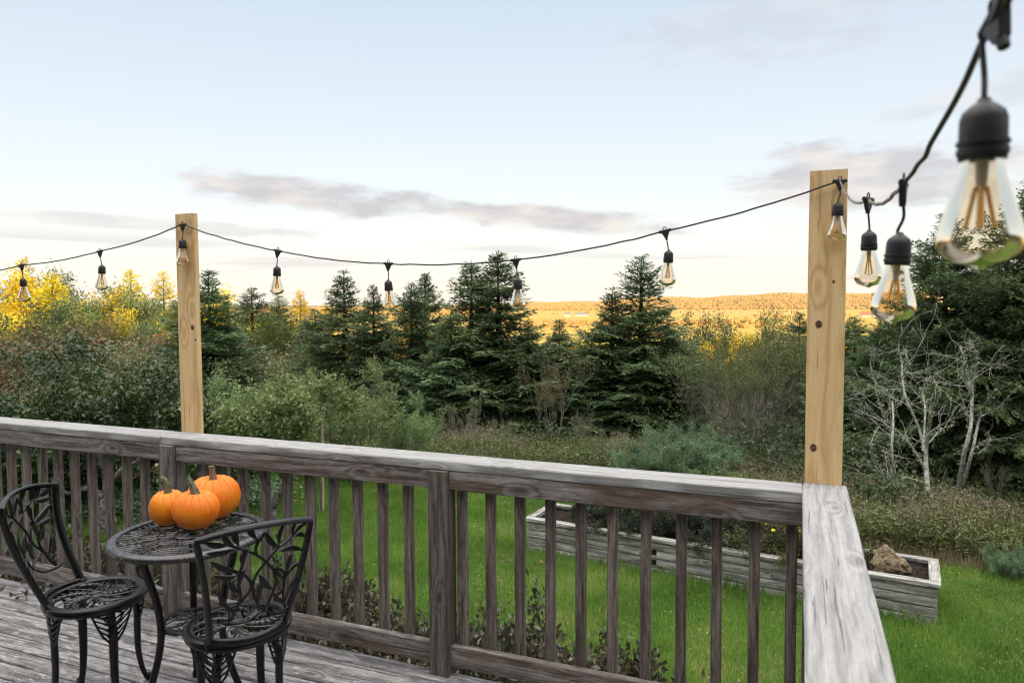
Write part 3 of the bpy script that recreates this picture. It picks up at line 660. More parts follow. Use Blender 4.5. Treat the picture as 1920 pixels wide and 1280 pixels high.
def chair_parts():
    RSEAT, HS = 0.185, 0.435
    def back(u, v, off=0.0):           # surface of the back rest, local coords (chair faces +Y)
        s = 2*u-1; vv = min(max(v, -0.05), 1.1)
        hw = 0.130+0.058*vv**1.2; x = s*hw
        y = -0.118-0.115*math.sin(min(vv, 1.0)*math.pi/2)-0.012*max(vv-1, 0)-(0.060-0.018*vv)*(1-s*s)
        z = HS+0.006+0.386*vv+0.026*vv*(1-s*s)
        return np.array([x, y-off, z])
    fr = MB()
    # frame: side posts and arched top as one flattened bar, lower bar follows the seat rim
    loop = [back(0, v) for v in np.linspace(0, .97, 16)]+[back(0.012, 1.0)]+[back(u, 1.0) for u in np.linspace(.05, .95, 18)]+[back(.988, 1.0)]+[back(1, v) for v in np.linspace(.97, 0, 16)]
    rad = np.array([.0158]*17+[.0130]*18+[.0158]*17); L = np.array(loop)
    fr.tube(L, rad, 10, flat=0.72)
    fr.tube([back(u, 0.0) for u in np.linspace(0, 1, 20)], .0125, 10, flat=0.9)
    for s in (-1, 1): fr.tube([back(.5+.5*s, .0), back(.5+.5*s, -.02)+(0, .004, 0), (s*.125, -.112, HS-.012)], [.016, .018, .018], 10)
    ow = MB()
    for pts, w in VINES:
        q = [uvq(p) for p in pts]; q = spline(q, 4); ow.tube([back(min(max(a, 0.02), .98), min(max(b, 0.01), .99)) for a, b in q], w/1000*.52, 7)
    for p0, p1, w in LEAVES:
        a, b = uvq(p0), uvq(p1); d = b-a; n = np.array([-d[1], d[0]]); n /= np.linalg.norm(n); ww = w/1000*0.80
        V = []; K = 9
        for layer in (0, 1):
            for i in range(K):
                t = i/(K-1); wid = ww*math.sin(math.pi*min(t*.93+.05, 1))**.8*(0.75+.4*t)/1.0
                cpt = a+d*t+n*0.02*math.sin(math.pi*t)
                for e in (-1, 0, 1):
                    q = cpt+n*e*wid; V.append(back(min(max(q[0], 0.01), .99), min(max(q[1], 0.01), 1), (-.0042 if layer else .0042)+(0.002*(1 if not layer else -1) if e == 0 else 0)))
        F = []
        for i in range(K-1):
            for e in range(2):
                k = i*3+e; F.append([k, k+1, k+4, k+3]); F.append([K*3+k, K*3+k+3, K*3+k+4, K*3+k+1])
            F.append([i*3, i*3+3, K*3+i*3+3, K*3+i*3]); F.append([i*3+2, K*3+i*3+2, K*3+i*3+5, i*3+5])
        F.append([0, K*3, K*3+1, 1]); F.append([1, K*3+1, K*3+2, 2]); e = (K-1)*3
        F.append([e, e+1, K*3+e+1, K*3+e]); F.append([e+1, e+2, K*3+e+2, K*3+e+1])
        ow.add(V, F)
    seat = MB()
    prof = [(.150, HS-.004), (.154, HS+.001), (.160, HS+.002), (.172, HS+.003), (.181, HS), (.186, HS-.006), (.187, HS-.012), (.1815, HS-.017), (.1835, HS-.021), (.181, HS-.029), (.174, HS-.033), (.160, HS-.033), (.152, HS-.026), (.150, HS-.004)]
    seat.lathe(prof, 56)
    lat = MB(); rr = random.Random(2)
    lat.tube([(.026*math.cos(a), .026*math.sin(a), HS-.008) for a in np.linspace(0, 2*math.pi, 20, endpoint=False)], .0035, 6, closed=True)
    lat.tube([(.012*math.cos(a), .012*math.sin(a), HS-.008) for a in np.linspace(0, 2*math.pi, 12, endpoint=False)], .003, 6, closed=True)
    def leafbar(b, a, d, L_, w, z, mid=.5):
        a = np.array([*a, z]); d = np.array([d[0], d[1], 0.]); d /= np.linalg.norm(d); n = np.array([-d[1], d[0], 0])
        V = []
        for t, ww in ((0, .35), (mid*.6, .9), (mid, 1), (.8, .75), (1, .3)):
            for e in (-1, 0, 1): V.append(a+d*L_*t+n*e*w*ww+np.array([0, 0, .0035 if e == 0 else 0]))
        m_ = len(V); V = V+[v-np.array([0, 0, .006]) for v in V]
        F = []
        for i in range(4):
            for e in range(2): k = i*3+e; F += [[k+1, k, k+3, k+4]]; F += [[m_+k, m_+k+1, m_+k+4, m_+k+3]]
            F += [[i*3, m_+i*3, m_+i*3+3, i*3+3], [i*3+2, i*3+5, m_+i*3+5, m_+i*3+2]]
        b.add(V, F)
    for k in range(5):
        th = k*2*math.pi/5+.5
        arc = [(.026+.128*t, th+.95*t*t) for t in np.linspace(0, 1, 9)]
        pts = [(r*math.cos(a), r*math.sin(a), HS-.008) for r, a in arc]; lat.tube(spline(pts, 2), .0034, 6)
        arc2 = [(.026+.128*t, th+.62-.75*t*t*.3+.9*t) for t in np.linspace(0, 1, 7)]
        lat.tube(spline([(r*math.cos(a), r*math.sin(a), HS-.008) for r, a in arc2], 2), .0026, 6)
        for i, (r, a) in enumerate(arc[1:], 1):
            dr_ = a+.95*2*(r-.026)/.128*.5
            for sgn in (-1, 1):
                ll = min(.028+.018*(i/8), .156-r+.012) if sgn < 0 else .024+.022*(i/8)
                aa = dr_+sgn*math.radians(42); ex = r*math.cos(a)+ll*math.cos(aa), r*math.sin(a)+ll*math.sin(aa)
                if math.hypot(*ex) > .156: ll *= .6
                leafbar(lat, (r*math.cos(a), r*math.sin(a)), (math.cos(aa), math.sin(aa)), ll, .0042, HS-.007)
    seat_me = seat.mesh('seat', True, [M_IRON]); lat_me = lat.mesh('seat_openwork', True, [M_IRONTOP])
    leg = MB()   # local: leg in the XZ plane, outward = +X
    path = spline([(.085, 0, HS-.030), (.112, 0, .388), (.138, 0, .362), (.152, 0, .320), (.152, 0, .24), (.153, 0, .15), (.165, 0, .07), (.183, 0, .018), (.196, 0, .004)], 4)
    rad = np.interp(np.linspace(0, 1, len(path)), [0, .15, .35, .5, .8, .92, 1], [.009, .012, .0165, .0165, .0125, .013, .0145])
    leg.tube(path, rad, 10, flat=.8)
    leg.tube([(.190, 0, .020), (.203, 0, .011), (.200, 0, .001), (.185, 0, .0)], [.012, .014, .013, .012], 10)
    br = MB()    # openwork bracket between rim and knee
    def pan(a, z): # a tangential (-1..1)
        t = (HS-.032-z)/.13; half = .062*(1-t)**.8+.014; r = .168-.012*t
        return np.array([r*math.cos(a*half/r), r*math.sin(a*half/r), z])
    zt = HS-.032; lf = [(-1, zt), (-1, zt-.045), (-1, zt-.09), (-.6, zt-.125)]
    br.tube([pan(a, z) for a, z in lf], .0045, 6); br.tube([pan(-a, z) for a, z in lf], .0045, 6)
    br.tube([pan(a, zt-.001) for a in np.linspace(-1, 1, 8)], .006, 6)
    br.tube([pan(0, zt), pan(.1, zt-.05), pan(0, zt-.12)], .004, 6)
    for z0, z1 in ((zt-.11, zt-.07), (zt-.085, zt-.045), (zt-.06, zt-.02), (zt-.03, zt)):
        for s in (-1, 1): br.tube(spline([pan(0, z0), pan(.45*s, (z0+z1)/2-.004), pan(.95*s, z1)], 3), [.0035]*3+[.0055]*1+[.003]*3, 6)
    for s in (-1, 1):
        br.tube(spline([pan(.1*s, zt), pan(.5*s, zt-.018), pan(.3*s, zt-.04), pan(0, zt-.05)], 3), .0035, 6)
    me = dict(seat=seat_me, lat=lat_me, leg=leg.mesh('leg', True, [M_IRON]), br=br.mesh('leg_bracket', True, [M_IRON]), frame=fr.mesh('backrest', True, [M_IRON]), ow=ow.mesh('openwork', True, [M_IRON]))
    return me
CH = chair_parts()
def chair(x, y, heading, label):
    r = empty('bistro_chair', (x, y, 0.0), heading); tag(r, label, 'chair', 'black cast bistro chairs')
    s = link('seat', CH['seat'], None, r); link('seat_openwork', CH['lat'], None, s)
    b = link('backrest', CH['frame'], None, r); link('backrest_openwork', CH['ow'], None, b)
    for k in range(4):
        l = link('leg', CH['leg'], None, r); l.rotation_euler = (0, 0, math.pi/4+k*math.pi/2); br = link('leg_bracket', CH['br'], None, l)
def heading_of(vx, vz):   # camera-plane direction (right, forward) -> z rotation for local +Y
    d = vx*np.array([math.cos(YAW), math.sin(YAW)])+vz*np.array([-math.sin(YAW), math.cos(YAW)]); return math.atan2(-d[0], d[1])
pA = on_z(180, 1110, .435); chair(pA[0], pA[1], heading_of(1, .10), 'black cast bistro chair at the left edge, its leafy back turned left')
pB = on_z(447, 1163, .435); chair(pB[0], pB[1], heading_of(-.60, .80), 'black cast bistro chair seen from behind, in front of the table and to its right')

TZ = 0.690
pT = on_z(356, 997, TZ)
def table():
    r = empty('bistro_table', (pT[0], pT[1], 0)); tag(r, 'round black cast bistro table with lattice top holding three pumpkins', 'table')
    R_ = .292; t = MB()
    prof = [(R_-.040, -.006), (R_-.036, 0), (R_-.022, .003), (R_-.008, 0), (R_, -.008), (R_+.001, -.016), (R_-.006, -.024), (R_-.020, -.027), (R_-.036, -.020), (R_-.040, -.006)]
    def fn(p, th):
        k = (th*22/(2*math.pi)) % 1; g = -.0022 if (k < .07 or .16 < k < .23) else 0
        rr = math.hypot(p[0], p[1]); f = (rr+g)/rr; return np.array([p[0]*f, p[1]*f, p[2]+g*.6+TZ])
    t.lathe(prof, 300, fn=fn); top = t.build('table_top', M_IRONTOP, r)
    l = MB(); z = TZ-.008
    def clipc(pts, sub=3):
        cur = []
        for p in pts:
            if math.hypot(p[0], p[1]) <= R_-.034: cur.append((p[0], p[1], z))
            else:
                if len(cur) > 2: l.tube(cur, .0042, 5, flat=.9)
                cur = []
        if len(cur) > 2: l.tube(cur, .0042, 5, flat=.9)
    for k in range(10):                     # fans of nested arcs standing on the rim, like scales
        th = k*2*math.pi/10+.2; cx, cy = .262*math.cos(th), .262*math.sin(th)
        for j, rad in enumerate((.034, .056, .078, .100)):
            pts = []
            for a in np.linspace(-1.25, 1.25, 26):
                aa = th+math.pi+a+.35; pts.append((cx+rad*math.cos(aa)*1.0, cy+rad*math.sin(aa)))
            clipc(pts)
    for k in range(10):
        th = k*2*math.pi/10+.52
        for j, rad in enumerate((.035, .058)):
            cx, cy = .15*math.cos(th), .15*math.sin(th)
            clipc([(cx+rad*math.cos(th+math.pi+a-.3), cy+rad*math.sin(th+math.pi+a-.3)) for a in np.linspace(-1.3, 1.3, 22)])
    for rad in (.03, .055): l.tube([(rad*math.cos(a), rad*math.sin(a), z) for a in np.linspace(0, 2*math.pi, 30, endpoint=False)], .004, 6, closed=True)
    for k in range(20):
        a = k*2*math.pi/20; l.tube(spline([(.055*math.cos(a), .055*math.sin(a), z-.001), (.15*math.cos(a+.25), .15*math.sin(a+.25), z-.001), (.256*math.cos(a+.3), .256*math.sin(a+.3), z-.001)], 5), .0034, 5)
    l.build('table_lattice', M_IRONTOP, top)
    sh = MB(); sz = .345
    sh.lathe([(.096, sz-.004), (.100, sz+.002), (.118, sz+.002), (.124, sz-.005), (.118, sz-.014), (.100, sz-.014), (.096, sz-.004)], 40)
    for k in range(6):
        a = k*math.pi/3; sh.tube(spline([(.02*math.cos(a), .02*math.sin(a), sz-.004), (.06*math.cos(a+.5), .06*math.sin(a+.5), sz-.004), (.098*math.cos(a+.2), .098*math.sin(a+.2), sz-.004)], 4), .0055, 6, flat=.7)
        sh.tube(spline([(.03*math.cos(a+.5), .03*math.sin(a+.5), sz-.004), (.06*math.cos(a+.2), .06*math.sin(a+.2), sz-.004), (.098*math.cos(a+.9), .098*math.sin(a+.9), sz-.004)], 4), .004, 6, flat=.7)
    sh.tube([(.022*math.cos(a), .022*math.sin(a), sz-.004) for a in np.linspace(0, 2*math.pi, 16, endpoint=False)], .0045, 6, closed=True)
    sh.build('shelf', M_IRON, r)
    g = MB(); path = spline([(.190, 0, TZ-.024), (.172, 0, .58), (.140, 0, .47), (.124, 0, .36), (.130, 0, .27), (.160, 0, .16), (.198, 0, .07), (.222, 0, .014)], 4)
    g.tube(path, np.interp(np.linspace(0, 1, len(path)), [0, .5, 1], [.015, .0135, .0125]), 10)
    g.tube([(.214, 0, .034), (.226, 0, .014), (.228, 0, 0)], [.0135, .018, .016], 10); g.tube([(.120, 0, .34), (.108, 0, .325)], [.012, .009], 8)
    me = g.mesh('leg', True, [M_IRON]); cr_ = math.atan2(math.sin(YAW), math.cos(YAW))
    for k in range(3):
        o = link('leg', me, None, r); o.rotation_euler = (0, 0, YAW+math.radians((232, 352, 112)[k]))
table()

# ------------------------------------------------------------------ pumpkins
def pumpkin_mat(name, c1, c2, c3):
    m, nt, out = new_mat(name); tc = N(nt, 'ShaderNodeTexCoord'); M = lambda *a, **k: math_(nt, *a, **k)
    sp = N(nt, 'ShaderNodeSeparateXYZ'); nt.links.new(tc.outputs['Object'], sp.inputs[0])
    a = M('ARCTAN2', sp.outputs[1], sp.outputs[0])
    f = noise_(nt, tc.outputs['Object'], 12, 5, 0.6); f2 = noise_(nt, comb(nt, M('MULTIPLY', a, 9), M('MULTIPLY', sp.outputs[2], 6)), 1, 5, 0.6)
    c = ramp(nt, M('ADD', M('MULTIPLY', f, .5), M('MULTIPLY', f2, .5)), [(0.35, c1), (0.5, c2), (0.68, c3)])
    s = noise_(nt, tc.outputs['Object'], 260, 2, 0.5); c = mixc(nt, M('MULTIPLY', mapr(nt, s, .64, .70), .35), c, (0.75, 0.42, 0.12)); s3 = noise_(nt, tc.outputs['Object'], 30, 7, 0.75, .6); c = mixc(nt, M('MULTIPLY', mapr(nt, s3, .60, .68), .5), c, (0.42, 0.24, 0.10)); s4 = noise_(nt, tc.outputs['Object'], 7, 3, 0.5); c = mixc(nt, M('MULTIPLY', mapr(nt, s4, .5, .72), .5), c, (0.78, 0.30, 0.03))
    principled(nt, out, Base_Color=c, Roughness=0.48, Specular_IOR_Level=0.35, Normal=bump(nt, M('ADD', f2, M('MULTIPLY', s, .1)), 0.12, 0.01), Subsurface_Weight=0.06, Subsurface_Radius=(0.02, 0.008, 0.002)); return m
P1 = pumpkin_mat('pumpkin_skin', (0.62, 0.125, 0.003), (0.76, 0.18, 0.004), (0.82, 0.25, 0.012))
P2 = pumpkin_mat('yellow_pumpkin_skin', (0.60, 0.16, 0.004), (0.72, 0.22, 0.006), (0.76, 0.28, 0.015))
STEMG = simple('green_stem', (0.16, 0.17, 0.09), 0.7, 0.3, 55, (0.05, 0.07, 0.05), 0.5)
STEMB = simple('brown_stem', (0.22, 0.165, 0.10), 0.7, 0.3, 55, (0.09, 0.06, 0.035), 0.5)
def pumpkin(px, py, Rr, Hh, mat, smat, label, seed, stem, tilt=(0, 0), ribs=13, squash=1.0):
    p = on_z(px, py, TZ+.001); rr = random.Random(seed); r = empty('pumpkin', (p[0], p[1], TZ-.001)); tag(r, label, 'pumpkin', 'pumpkins on the bistro table'); r.rotation_euler = (tilt[0], tilt[1], seed)
    ph = [rr.uniform(-.25, .25) for _ in range(ribs)]
    b = MB(); prof = []
    for i in range(34):
        t = i/33*math.pi; prof.append((math.sin(t)**.82*1.0, -math.cos(t)))
    prof[0] = (0.02, prof[0][1]); prof[-1] = (.02, prof[-1][1])
    def fn(q, th):
        zr = q[2]/1.0; rad = math.hypot(q[0], q[1]); k = th*ribs/(2*math.pi); i = int(k) % ribs; f = k-int(k)
        groove = 1-(1-abs(math.sin(math.pi*f))**.55)*(.030+.012*ph[i])*(0.35+.9*abs(zr)**1.5)
        lob = 1+.03*math.sin(th*2+seed)+.015*math.sin(th*3+2*seed)
        R2 = Rr*rad*groove*lob; z = Hh/2*(1+zr*(1-.0)) - (.16*Hh*max(0, 1-rad*1.9)**1.3 if zr > 0 else -.05*Hh*max(0, 1-rad*2)); z -= .025*Hh*(1-abs(math.sin(math.pi*f))**.5)*(zr > 0)*min(1, rad*2)
        return np.array([R2*math.cos(th), R2*math.sin(th), z])
    b.lathe(prof, ribs*14, fn=fn); o = b.build('flesh', mat, r)
    s = MB(); pts = spline([(a, 0, Hh*.86+c) for a, c in stem], 5); n = len(pts)
    T = np.linspace(0, 1, n); rad = np.interp(T, [0, .12, .35, .9, 1], [.024, .0155, .0115, .0095, .0105])*(Rr/.075)**.5
    V = []; sides = 20; cc = pts
    tan = np.gradient(cc, axis=0); tan /= np.linalg.norm(tan, axis=1)[:, None]
    for i in range(n):
        a = np.array([0, 1, 0.]); bb = np.cross(a, tan[i])
        for k in range(sides):
            th = 2*math.pi*k/sides+.5*T[i]; rk = rad[i]*(1+.16*math.cos(5*th)); V.append(cc[i]+rk*(math.cos(th)*a+math.sin(th)*bb))
    F = [[i*sides+k, i*sides+(k+1) % sides, (i+1)*sides+(k+1) % sides, (i+1)*sides+k] for i in range(n-1) for k in range(sides)]+[[(n-1)*sides+k for k in range(sides)]]
    s.add(V, F); so = s.build('stem', smat, r); so.rotation_euler = (0, 0, -seed+YAW); return r
pumpkin(401, 970, .106, .180, P1, STEMB, 'largest orange pumpkin with a short upright brown stem, at the back of the table', 1.3, [(0, -.006), (0, .016), (-.002, .040), (-.004, .064)], ribs=15)
pumpkin(316, 982, .073, .142, P2, STEMG, 'smallest yellow orange pumpkin with a hooked green stem, on the left of the table', 2.1, [(0, -.008), (.001, .018), (-.002, .044), (-.012, .062), (-.024, .066)], ribs=12)
pumpkin(369, 988, .092, .152, P1, STEMG, 'squat deep orange pumpkin with a ribbed curved green stem, at the front of the table', 3.7, [(0, -.010), (-.005, .016), (-.018, .044), (-.030, .068), (-.036, .080)], ribs=16)

# ------------------------------------------------------------------ raised garden bed, rock
GZ = -1.2
def raised_bed():
    a = on_z(1757, 1172, GZ)[:2]; b = on_z(990, 1030, GZ)[:2]; u = (a-b)/np.linalg.norm(a-b); n = np.array([-u[1], u[0]])
    if n[1] < 0: n = -n
    W = .62; L = np.linalg.norm(a-b); rr = random.Random(8)
    root = empty('raised_garden_bed', (float(b[0]), float(b[1]), GZ)); tag(root, 'long low garden bed of stacked weathered grey boards on the lawn', 'garden bed')
    ux = np.array([u[0], u[1], 0]); nx = np.array([n[0], n[1], 0])
    bh = .080
    for row in range(4):
        z = -.02+row*(bh+.0095)+bh/2
        cuts = [0, .33+.2*(row % 2), .66-.13*(row % 2), 1]
        for s0, s1 in zip(cuts[:-1], cuts[1:]):
            for off in (0, W):
                m = MB(); p0 = ux*(L*s0+.002)+nx*off+np.array([0, 0, z]); p1 = ux*(L*s1-.002)+nx*off+np.array([0, 0, z]); m.board(p0, p1, (0, 0, 1), bh, .04 if row < 3 else .042, rr, .003, .0025, .1); m.build('side_board', M_BED, root)
        for s0 in (.02, L-.02):
            m = MB(); m.board(ux*s0+nx*.022+np.array([0, 0, z]), ux*s0+nx*(W-.022)+np.array([0, 0, z]), (0, 0, 1), bh, .04, rr, .003, .002, .1); m.build('end_board', M_BED, root)
    zt = .335+.02
    for p0, p1 in ((nx*.0-ux*.02, nx*0+ux*(L+.02)), (nx*W-ux*.02, nx*W+ux*(L+.02))):
        m = MB(); m.board(p0+np.array([0, 0, zt]), p1+np.array([0, 0, zt]), nx, .088, .038, rr, .004, .002, .1); m.build('rim_board', M_BED, root)
    for s0 in (.02, L-.02):
        m = MB(); m.board(ux*s0+nx*.046+np.array([0, 0, zt+.001]), ux*s0+nx*(W-.046)+np.array([0, 0, zt+.001]), ux, .088, .038, rr); m.build('rim_board', M_BED, root)
    for s0 in (L*.36, L*.62, L-.06):   # posts behind the slots
        m = MB(); m.board(ux*s0+nx*.05+np.array([0, 0, 0]), ux*s0+nx*.05+np.array([0, 0, .33]), ux, .088, .05, rr); m.build('corner_block', M_BED, root)
    h = MB()
    for s0, z in ((.37, .225), (.37, .12), (.615, .235)):
        c = ux*L*s0-nx*.0225+np.array([0, 0, z]); d = .028; V = [c-ux*d-(0, 0, d), c+ux*d-(0, 0, d), c+ux*d+(0, 0, d), c-ux*d+(0, 0, d)]; V2 = [v+nx*.01-nx*.0 for v in V]
        h.add([*V, *V2], [[0, 1, 2, 3], [0, 4, 5, 1], [1, 5, 6, 2], [2, 6, 7, 3], [3, 7, 4, 0]])
    h.build('drain_slot', simple('slot_dark', (0.012, 0.012, 0.01), .9, .1), root)
    # soil
    nxs, nys = 160, 26; rs_ = np.linspace(.03, L-.03, nxs); ws = np.linspace(.02, W-.02, nys); V = []; 
    for p in rs_:
        for q in ws:
            zz = .318+.02*mnoise.noise((p*4, q*4, 0))+.018*mnoise.noise((p*22, q*22, 3))+.01*mnoise.noise((p*60, q*60, 3)); V.append(ux*p+nx*q+np.array([0, 0, zz]))
    F = [[i*nys+j, (i+1)*nys+j, (i+1)*nys+j+1, i*nys+j+1] for i in range(nxs-1) for j in range(nys-1)]
    s = MB(); s.add(V, F); s.build('soil', simple('bed_soil', (0.035, 0.026, 0.02), .95, .1, 40, (0.012, 0.009, 0.008), .8), root)
    return b, ux, nx, L, W
BED = raised_bed()
def rock():
    p = on_z(1670, 1082, GZ+.27); bm = bmesh.new(); bmesh.ops.create_icosphere(bm, subdivisions=5, radius=1)
    for v in bm.verts:
        c = v.co.copy(); x, y, z = c
        h = (z+1)/2; wx = .16*(1-.62*h**1.1); wy = .13*(1-.55*h)
        q = Vector((x*wx*1.15-.03*h, y*wy, (h**.95)*.285))
        if x > 0: q.z *= 1-.22*min(1, x*1.6)
        nn = mnoise.noise(c*1.7+Vector((3, 1, 5)))*.030+mnoise.noise(c*4.5)*.010+mnoise.noise(c*11)*.004-abs(mnoise.noise(c*5+Vector((9, 0, 0))))*.012
        q += c*nn; v.co = q
    me = bpy.data.meshes.new('rock'); bm.to_mesh(me); bm.free(); me.polygons.foreach_set('use_smooth', [True]*len(me.polygons))
    m = ground_mat('rock_surface', [(0.16, 0.11, 0.065), (0.30, 0.22, 0.14), (0.42, 0.33, 0.22), (0.24, 0.19, 0.14)], 14, 60, .9, .7)
    o = link('rock', me, m); o.location = (p[0], p[1], GZ+.27); o.rotation_euler = (0, 0, YAW+.15); o.scale = (1.3, 1.1, 1.1); tag(o, 'pointed tan boulder lying on bare soil in the near end of the garden bed', 'rock')
rock()

# ------------------------------------------------------------------ vegetation builders
def rv(rng, n): return unit(rng.normal(size=(n, 3)))
def spruce_mesh(seed, h, r, dens=1.0, droop=0.0, open_=0.0, lw=(.10, .030), base=.04, matl=None, gap=0.0):
    rng = np.random.default_rng(seed); S = [[0, 0, -.4, 0, 0, h*.5, .022*h, .013*h], [0, 0, h*.5, 0, 0, h, .013*h, .003]]
    C, D, SF = [], [], []
    z = base*h
    while z < h*.985:
        t = z/h; nb = int(rng.integers(5, 8)) if t < .88 else int(rng.integers(3, 6)); a0 = rng.uniform(0, 6.28)
        for k in range(nb):
            if rng.random() < gap: continue
            az = a0+k*2*math.pi/nb+rng.normal(0, .25); L = r*((1-t)**.82*.99+.020)*rng.uniform(.50, 1.22)*(1+.18*math.sin(z*2.3+seed))
            if rng.random() < .08: L *= 1.25
            el = (-.20-droop)*(1-t)**1+.85*t**2.2+rng.normal(0, .10); zz = z+rng.normal(0, .02*h)*.5
            d = np.array([math.cos(az)*math.cos(el), math.sin(az)*math.cos(el), math.sin(el)])
            ns = max(4, int(L/.075*dens)); s = (np.arange(ns)+.5)/ns; s = s[s > (.10+open_)]
            base_p = np.array([0, 0, zz]); sag = -.10*L*np.sin(s*math.pi*.8)+.10*L*s**3
            P = base_p+d*(s*L)[:, None]; P[:, 2] += sag
            pe = base_p+d*L; pe[2] += -.10*L*math.sin(.8*math.pi)+.10*L
            pm = base_p+d*L*.5; pm[2] += -.10*L*math.sin(.4*math.pi)+.0125*L
            br = .004+.010*L; S.append([*base_p, *pm, br, br*.6]); S.append([*pm, *pe, br*.6, .002])
            hz = np.array([-math.sin(az), math.cos(az), 0])
            for sg in (-1, 1):
                lt = (.10+.46*L*(1-s)**.8)*rng.uniform(.6, 1.15, len(s)); lt = np.minimum(lt, .62)
                td = unit(d*.62+sg*hz*.78+rng.normal(0, .13, (len(s), 3))+np.array([0, 0, -.12-droop*.5]))
                m = np.maximum(1, (lt/.062*dens).astype(int)+1)
                idx = np.repeat(np.arange(len(s)), m); j = np.concatenate([(np.arange(q)+.3)/q for q in m])
                c = P[idx]+td[idx]*(lt[idx]*j)[:, None]; c[:, 2] -= .25*lt[idx]*j**2*.5
                dd = unit(td[idx]+rng.normal(0, .33, (len(idx), 3))); C.append(c); D.append(dd); SF.append(np.full(len(c), 1-.45*t**5))
            m = len(s); C.append(P); D.append(unit(np.tile(d, (m, 1))+rng.normal(0, .4, (m, 3)))); SF.append(np.full(m, 1-.45*t**5))
            C.append(pe[None]-d*.03); D.append(d[None]); SF.append(np.ones(1)*(1-.45*t**5))
        z += h*.021*rng.uniform(.7, 1.4)*(1.0 if t < .8 else .7)
    # leader
    m = 22; zz = np.linspace(h*.90, h*1.0, m); C.append(np.stack([zz*0, zz*0, zz], 1)); dl = rng.normal(0, .35, (m, 3)); dl[:, 2] = .9; D.append(unit(dl)); SF.append(np.full(m, .6))
    C = np.concatenate(C); D = np.concatenate(D); SF = np.concatenate(SF); n = len(C)
    nrm = unit(np.array([0, 0, 1.])+rng.normal(0, .75, (n, 3)))
    V = leaf_quads(C, D, nrm, lw[0]*SF*rng.uniform(.7, 1.3, n), lw[1]*SF*rng.uniform(.7, 1.3, n), .45)
    cm = fast_mesh('crown', V, 4, matl); TV, TF = seg_tubes(S, 5); tm = fast_mesh('trunk', TV, 4, BARK_DARK, TF); tm.polygons.foreach_set('use_smooth', [True]*len(TF))
    return cm, tm, h
def grow(rng, p, d, L, r, lev, S, T, P_):
    """recursive branching. P_: dict(split, ang, shrink, curl, up, seg, minr)"""
    k = P_.get('seg', 4); pts = [p]; dd = d.copy(); rr = [r]
    for i in range(k):
        dd = unit(dd+rng.normal(0, P_['curl'], 3)+np.array([0, 0, P_['up']]))
        q = pts[-1]+dd*L/k; r2 = max(r*(1-.45*(i+1)/k), P_['minr']); S.append([*pts[-1], *q, rr[-1], r2, lev]); pts.append(q); rr.append(r2)
    if lev == 0:
        T.append((pts[-1], dd)); T.append((pts[-2], dd)); return
    n = P_['split'][min(lev-1, len(P_['split'])-1)]
    for j in range(n):
        i = k if j == 0 else int(rng.integers(max(1, k//3), k+1)); b = pts[i]
        ang = P_['ang']*(.5 if j == 0 else rng.uniform(.7, 1.3)); ax = unit(np.cross(dd, rng.normal(size=3))); nd = unit(dd*math.cos(ang)+ax*math.sin(ang))
        grow(rng, b, nd, L*P_['shrink']*rng.uniform(.7, 1.2), rr[i]*.72, lev-1, S, T, P_)
def bush_mesh(seed, stems, L, r, lev, P_, leaf=None, nleaf=8, lsize=(.06, .035), spread=.12, spread_r=.25, lmat=None, bark=None, sides=5, base_r=.15, lean=.35, thick_end=0, minlev_leaf=1, up_leaf=.3, name='crown', zlo=0.0):
    rng = np.random.default_rng(seed); S, T = [], []
    for i in range(stems):
        a = rng.uniform(0, 6.28) if stems > 1 else 0; rr0 = base_r*math.sqrt(rng.random())
        ln = lean*rng.uniform(.3, 1.2) if stems > 1 else lean*.3; d = unit(np.array([math.cos(a)*ln, math.sin(a)*ln, 1.0]))
        grow(rng, np.array([math.cos(a)*rr0, math.sin(a)*rr0, -.15]), d, L*rng.uniform(.75, 1.15), r*rng.uniform(.7, 1.1), lev, S, T, P_)
    S = np.array(S); TV, TF = seg_tubes(S[:, :8], sides); tm = fast_mesh('trunk', TV, 4, bark or BARK, TF); tm.polygons.foreach_set('use_smooth', [True]*len(TF))
    h = float(S[:, 5].max()); w = float(np.percentile(np.hypot(S[:, 3], S[:, 4]), 97)); cm = None
    if nleaf:
        fine = S[S[:, 8] < minlev_leaf+1]; a = fine[:, :3]; b = fine[:, 3:6]; n = len(fine)*nleaf
        idx = np.repeat(np.arange(len(fine)), nleaf); t = rng.random((n, 1)); c = a[idx]*(1-t)+b[idx]*t+rng.normal(0, spread, (n, 3))*np.array([1, 1, .8])
        ax = unit(b-a)[idx]; d = unit(ax*.5+rng.normal(0, .8, (n, 3))+np.array([0, 0, up_leaf])); nr = unit(rng.normal(0, .7, (n, 3))+np.array([0, 0, .8]))
        c[:, 2] = np.maximum(c[:, 2], .03)
        if zlo > 0:
            kp = rng.random(n) < smooth(zlo*h-.25*h, zlo*h+.15*h, c[:, 2]); c, d, nr = c[kp], d[kp], nr[kp]; n = len(c)
        V = leaf_quads(c, d, nr, lsize[0]*rng.uniform(.6, 1.3, n), lsize[1]*rng.uniform(.6, 1.3, n), .5, .15)
        cm = fast_mesh('crown', V, 4, lmat); h = max(h, float(np.percentile(c[:, 2], 99.8)))
    return cm, tm, h, w
Q = dict(split=(3, 3, 3, 3), ang=.62, shrink=.72, curl=.13, up=.05, seg=4, minr=.003)
PR = {}
def proto(key, fn, cname='crown', tname='trunk'):
    PR[key] = (*fn(), cname, tname)
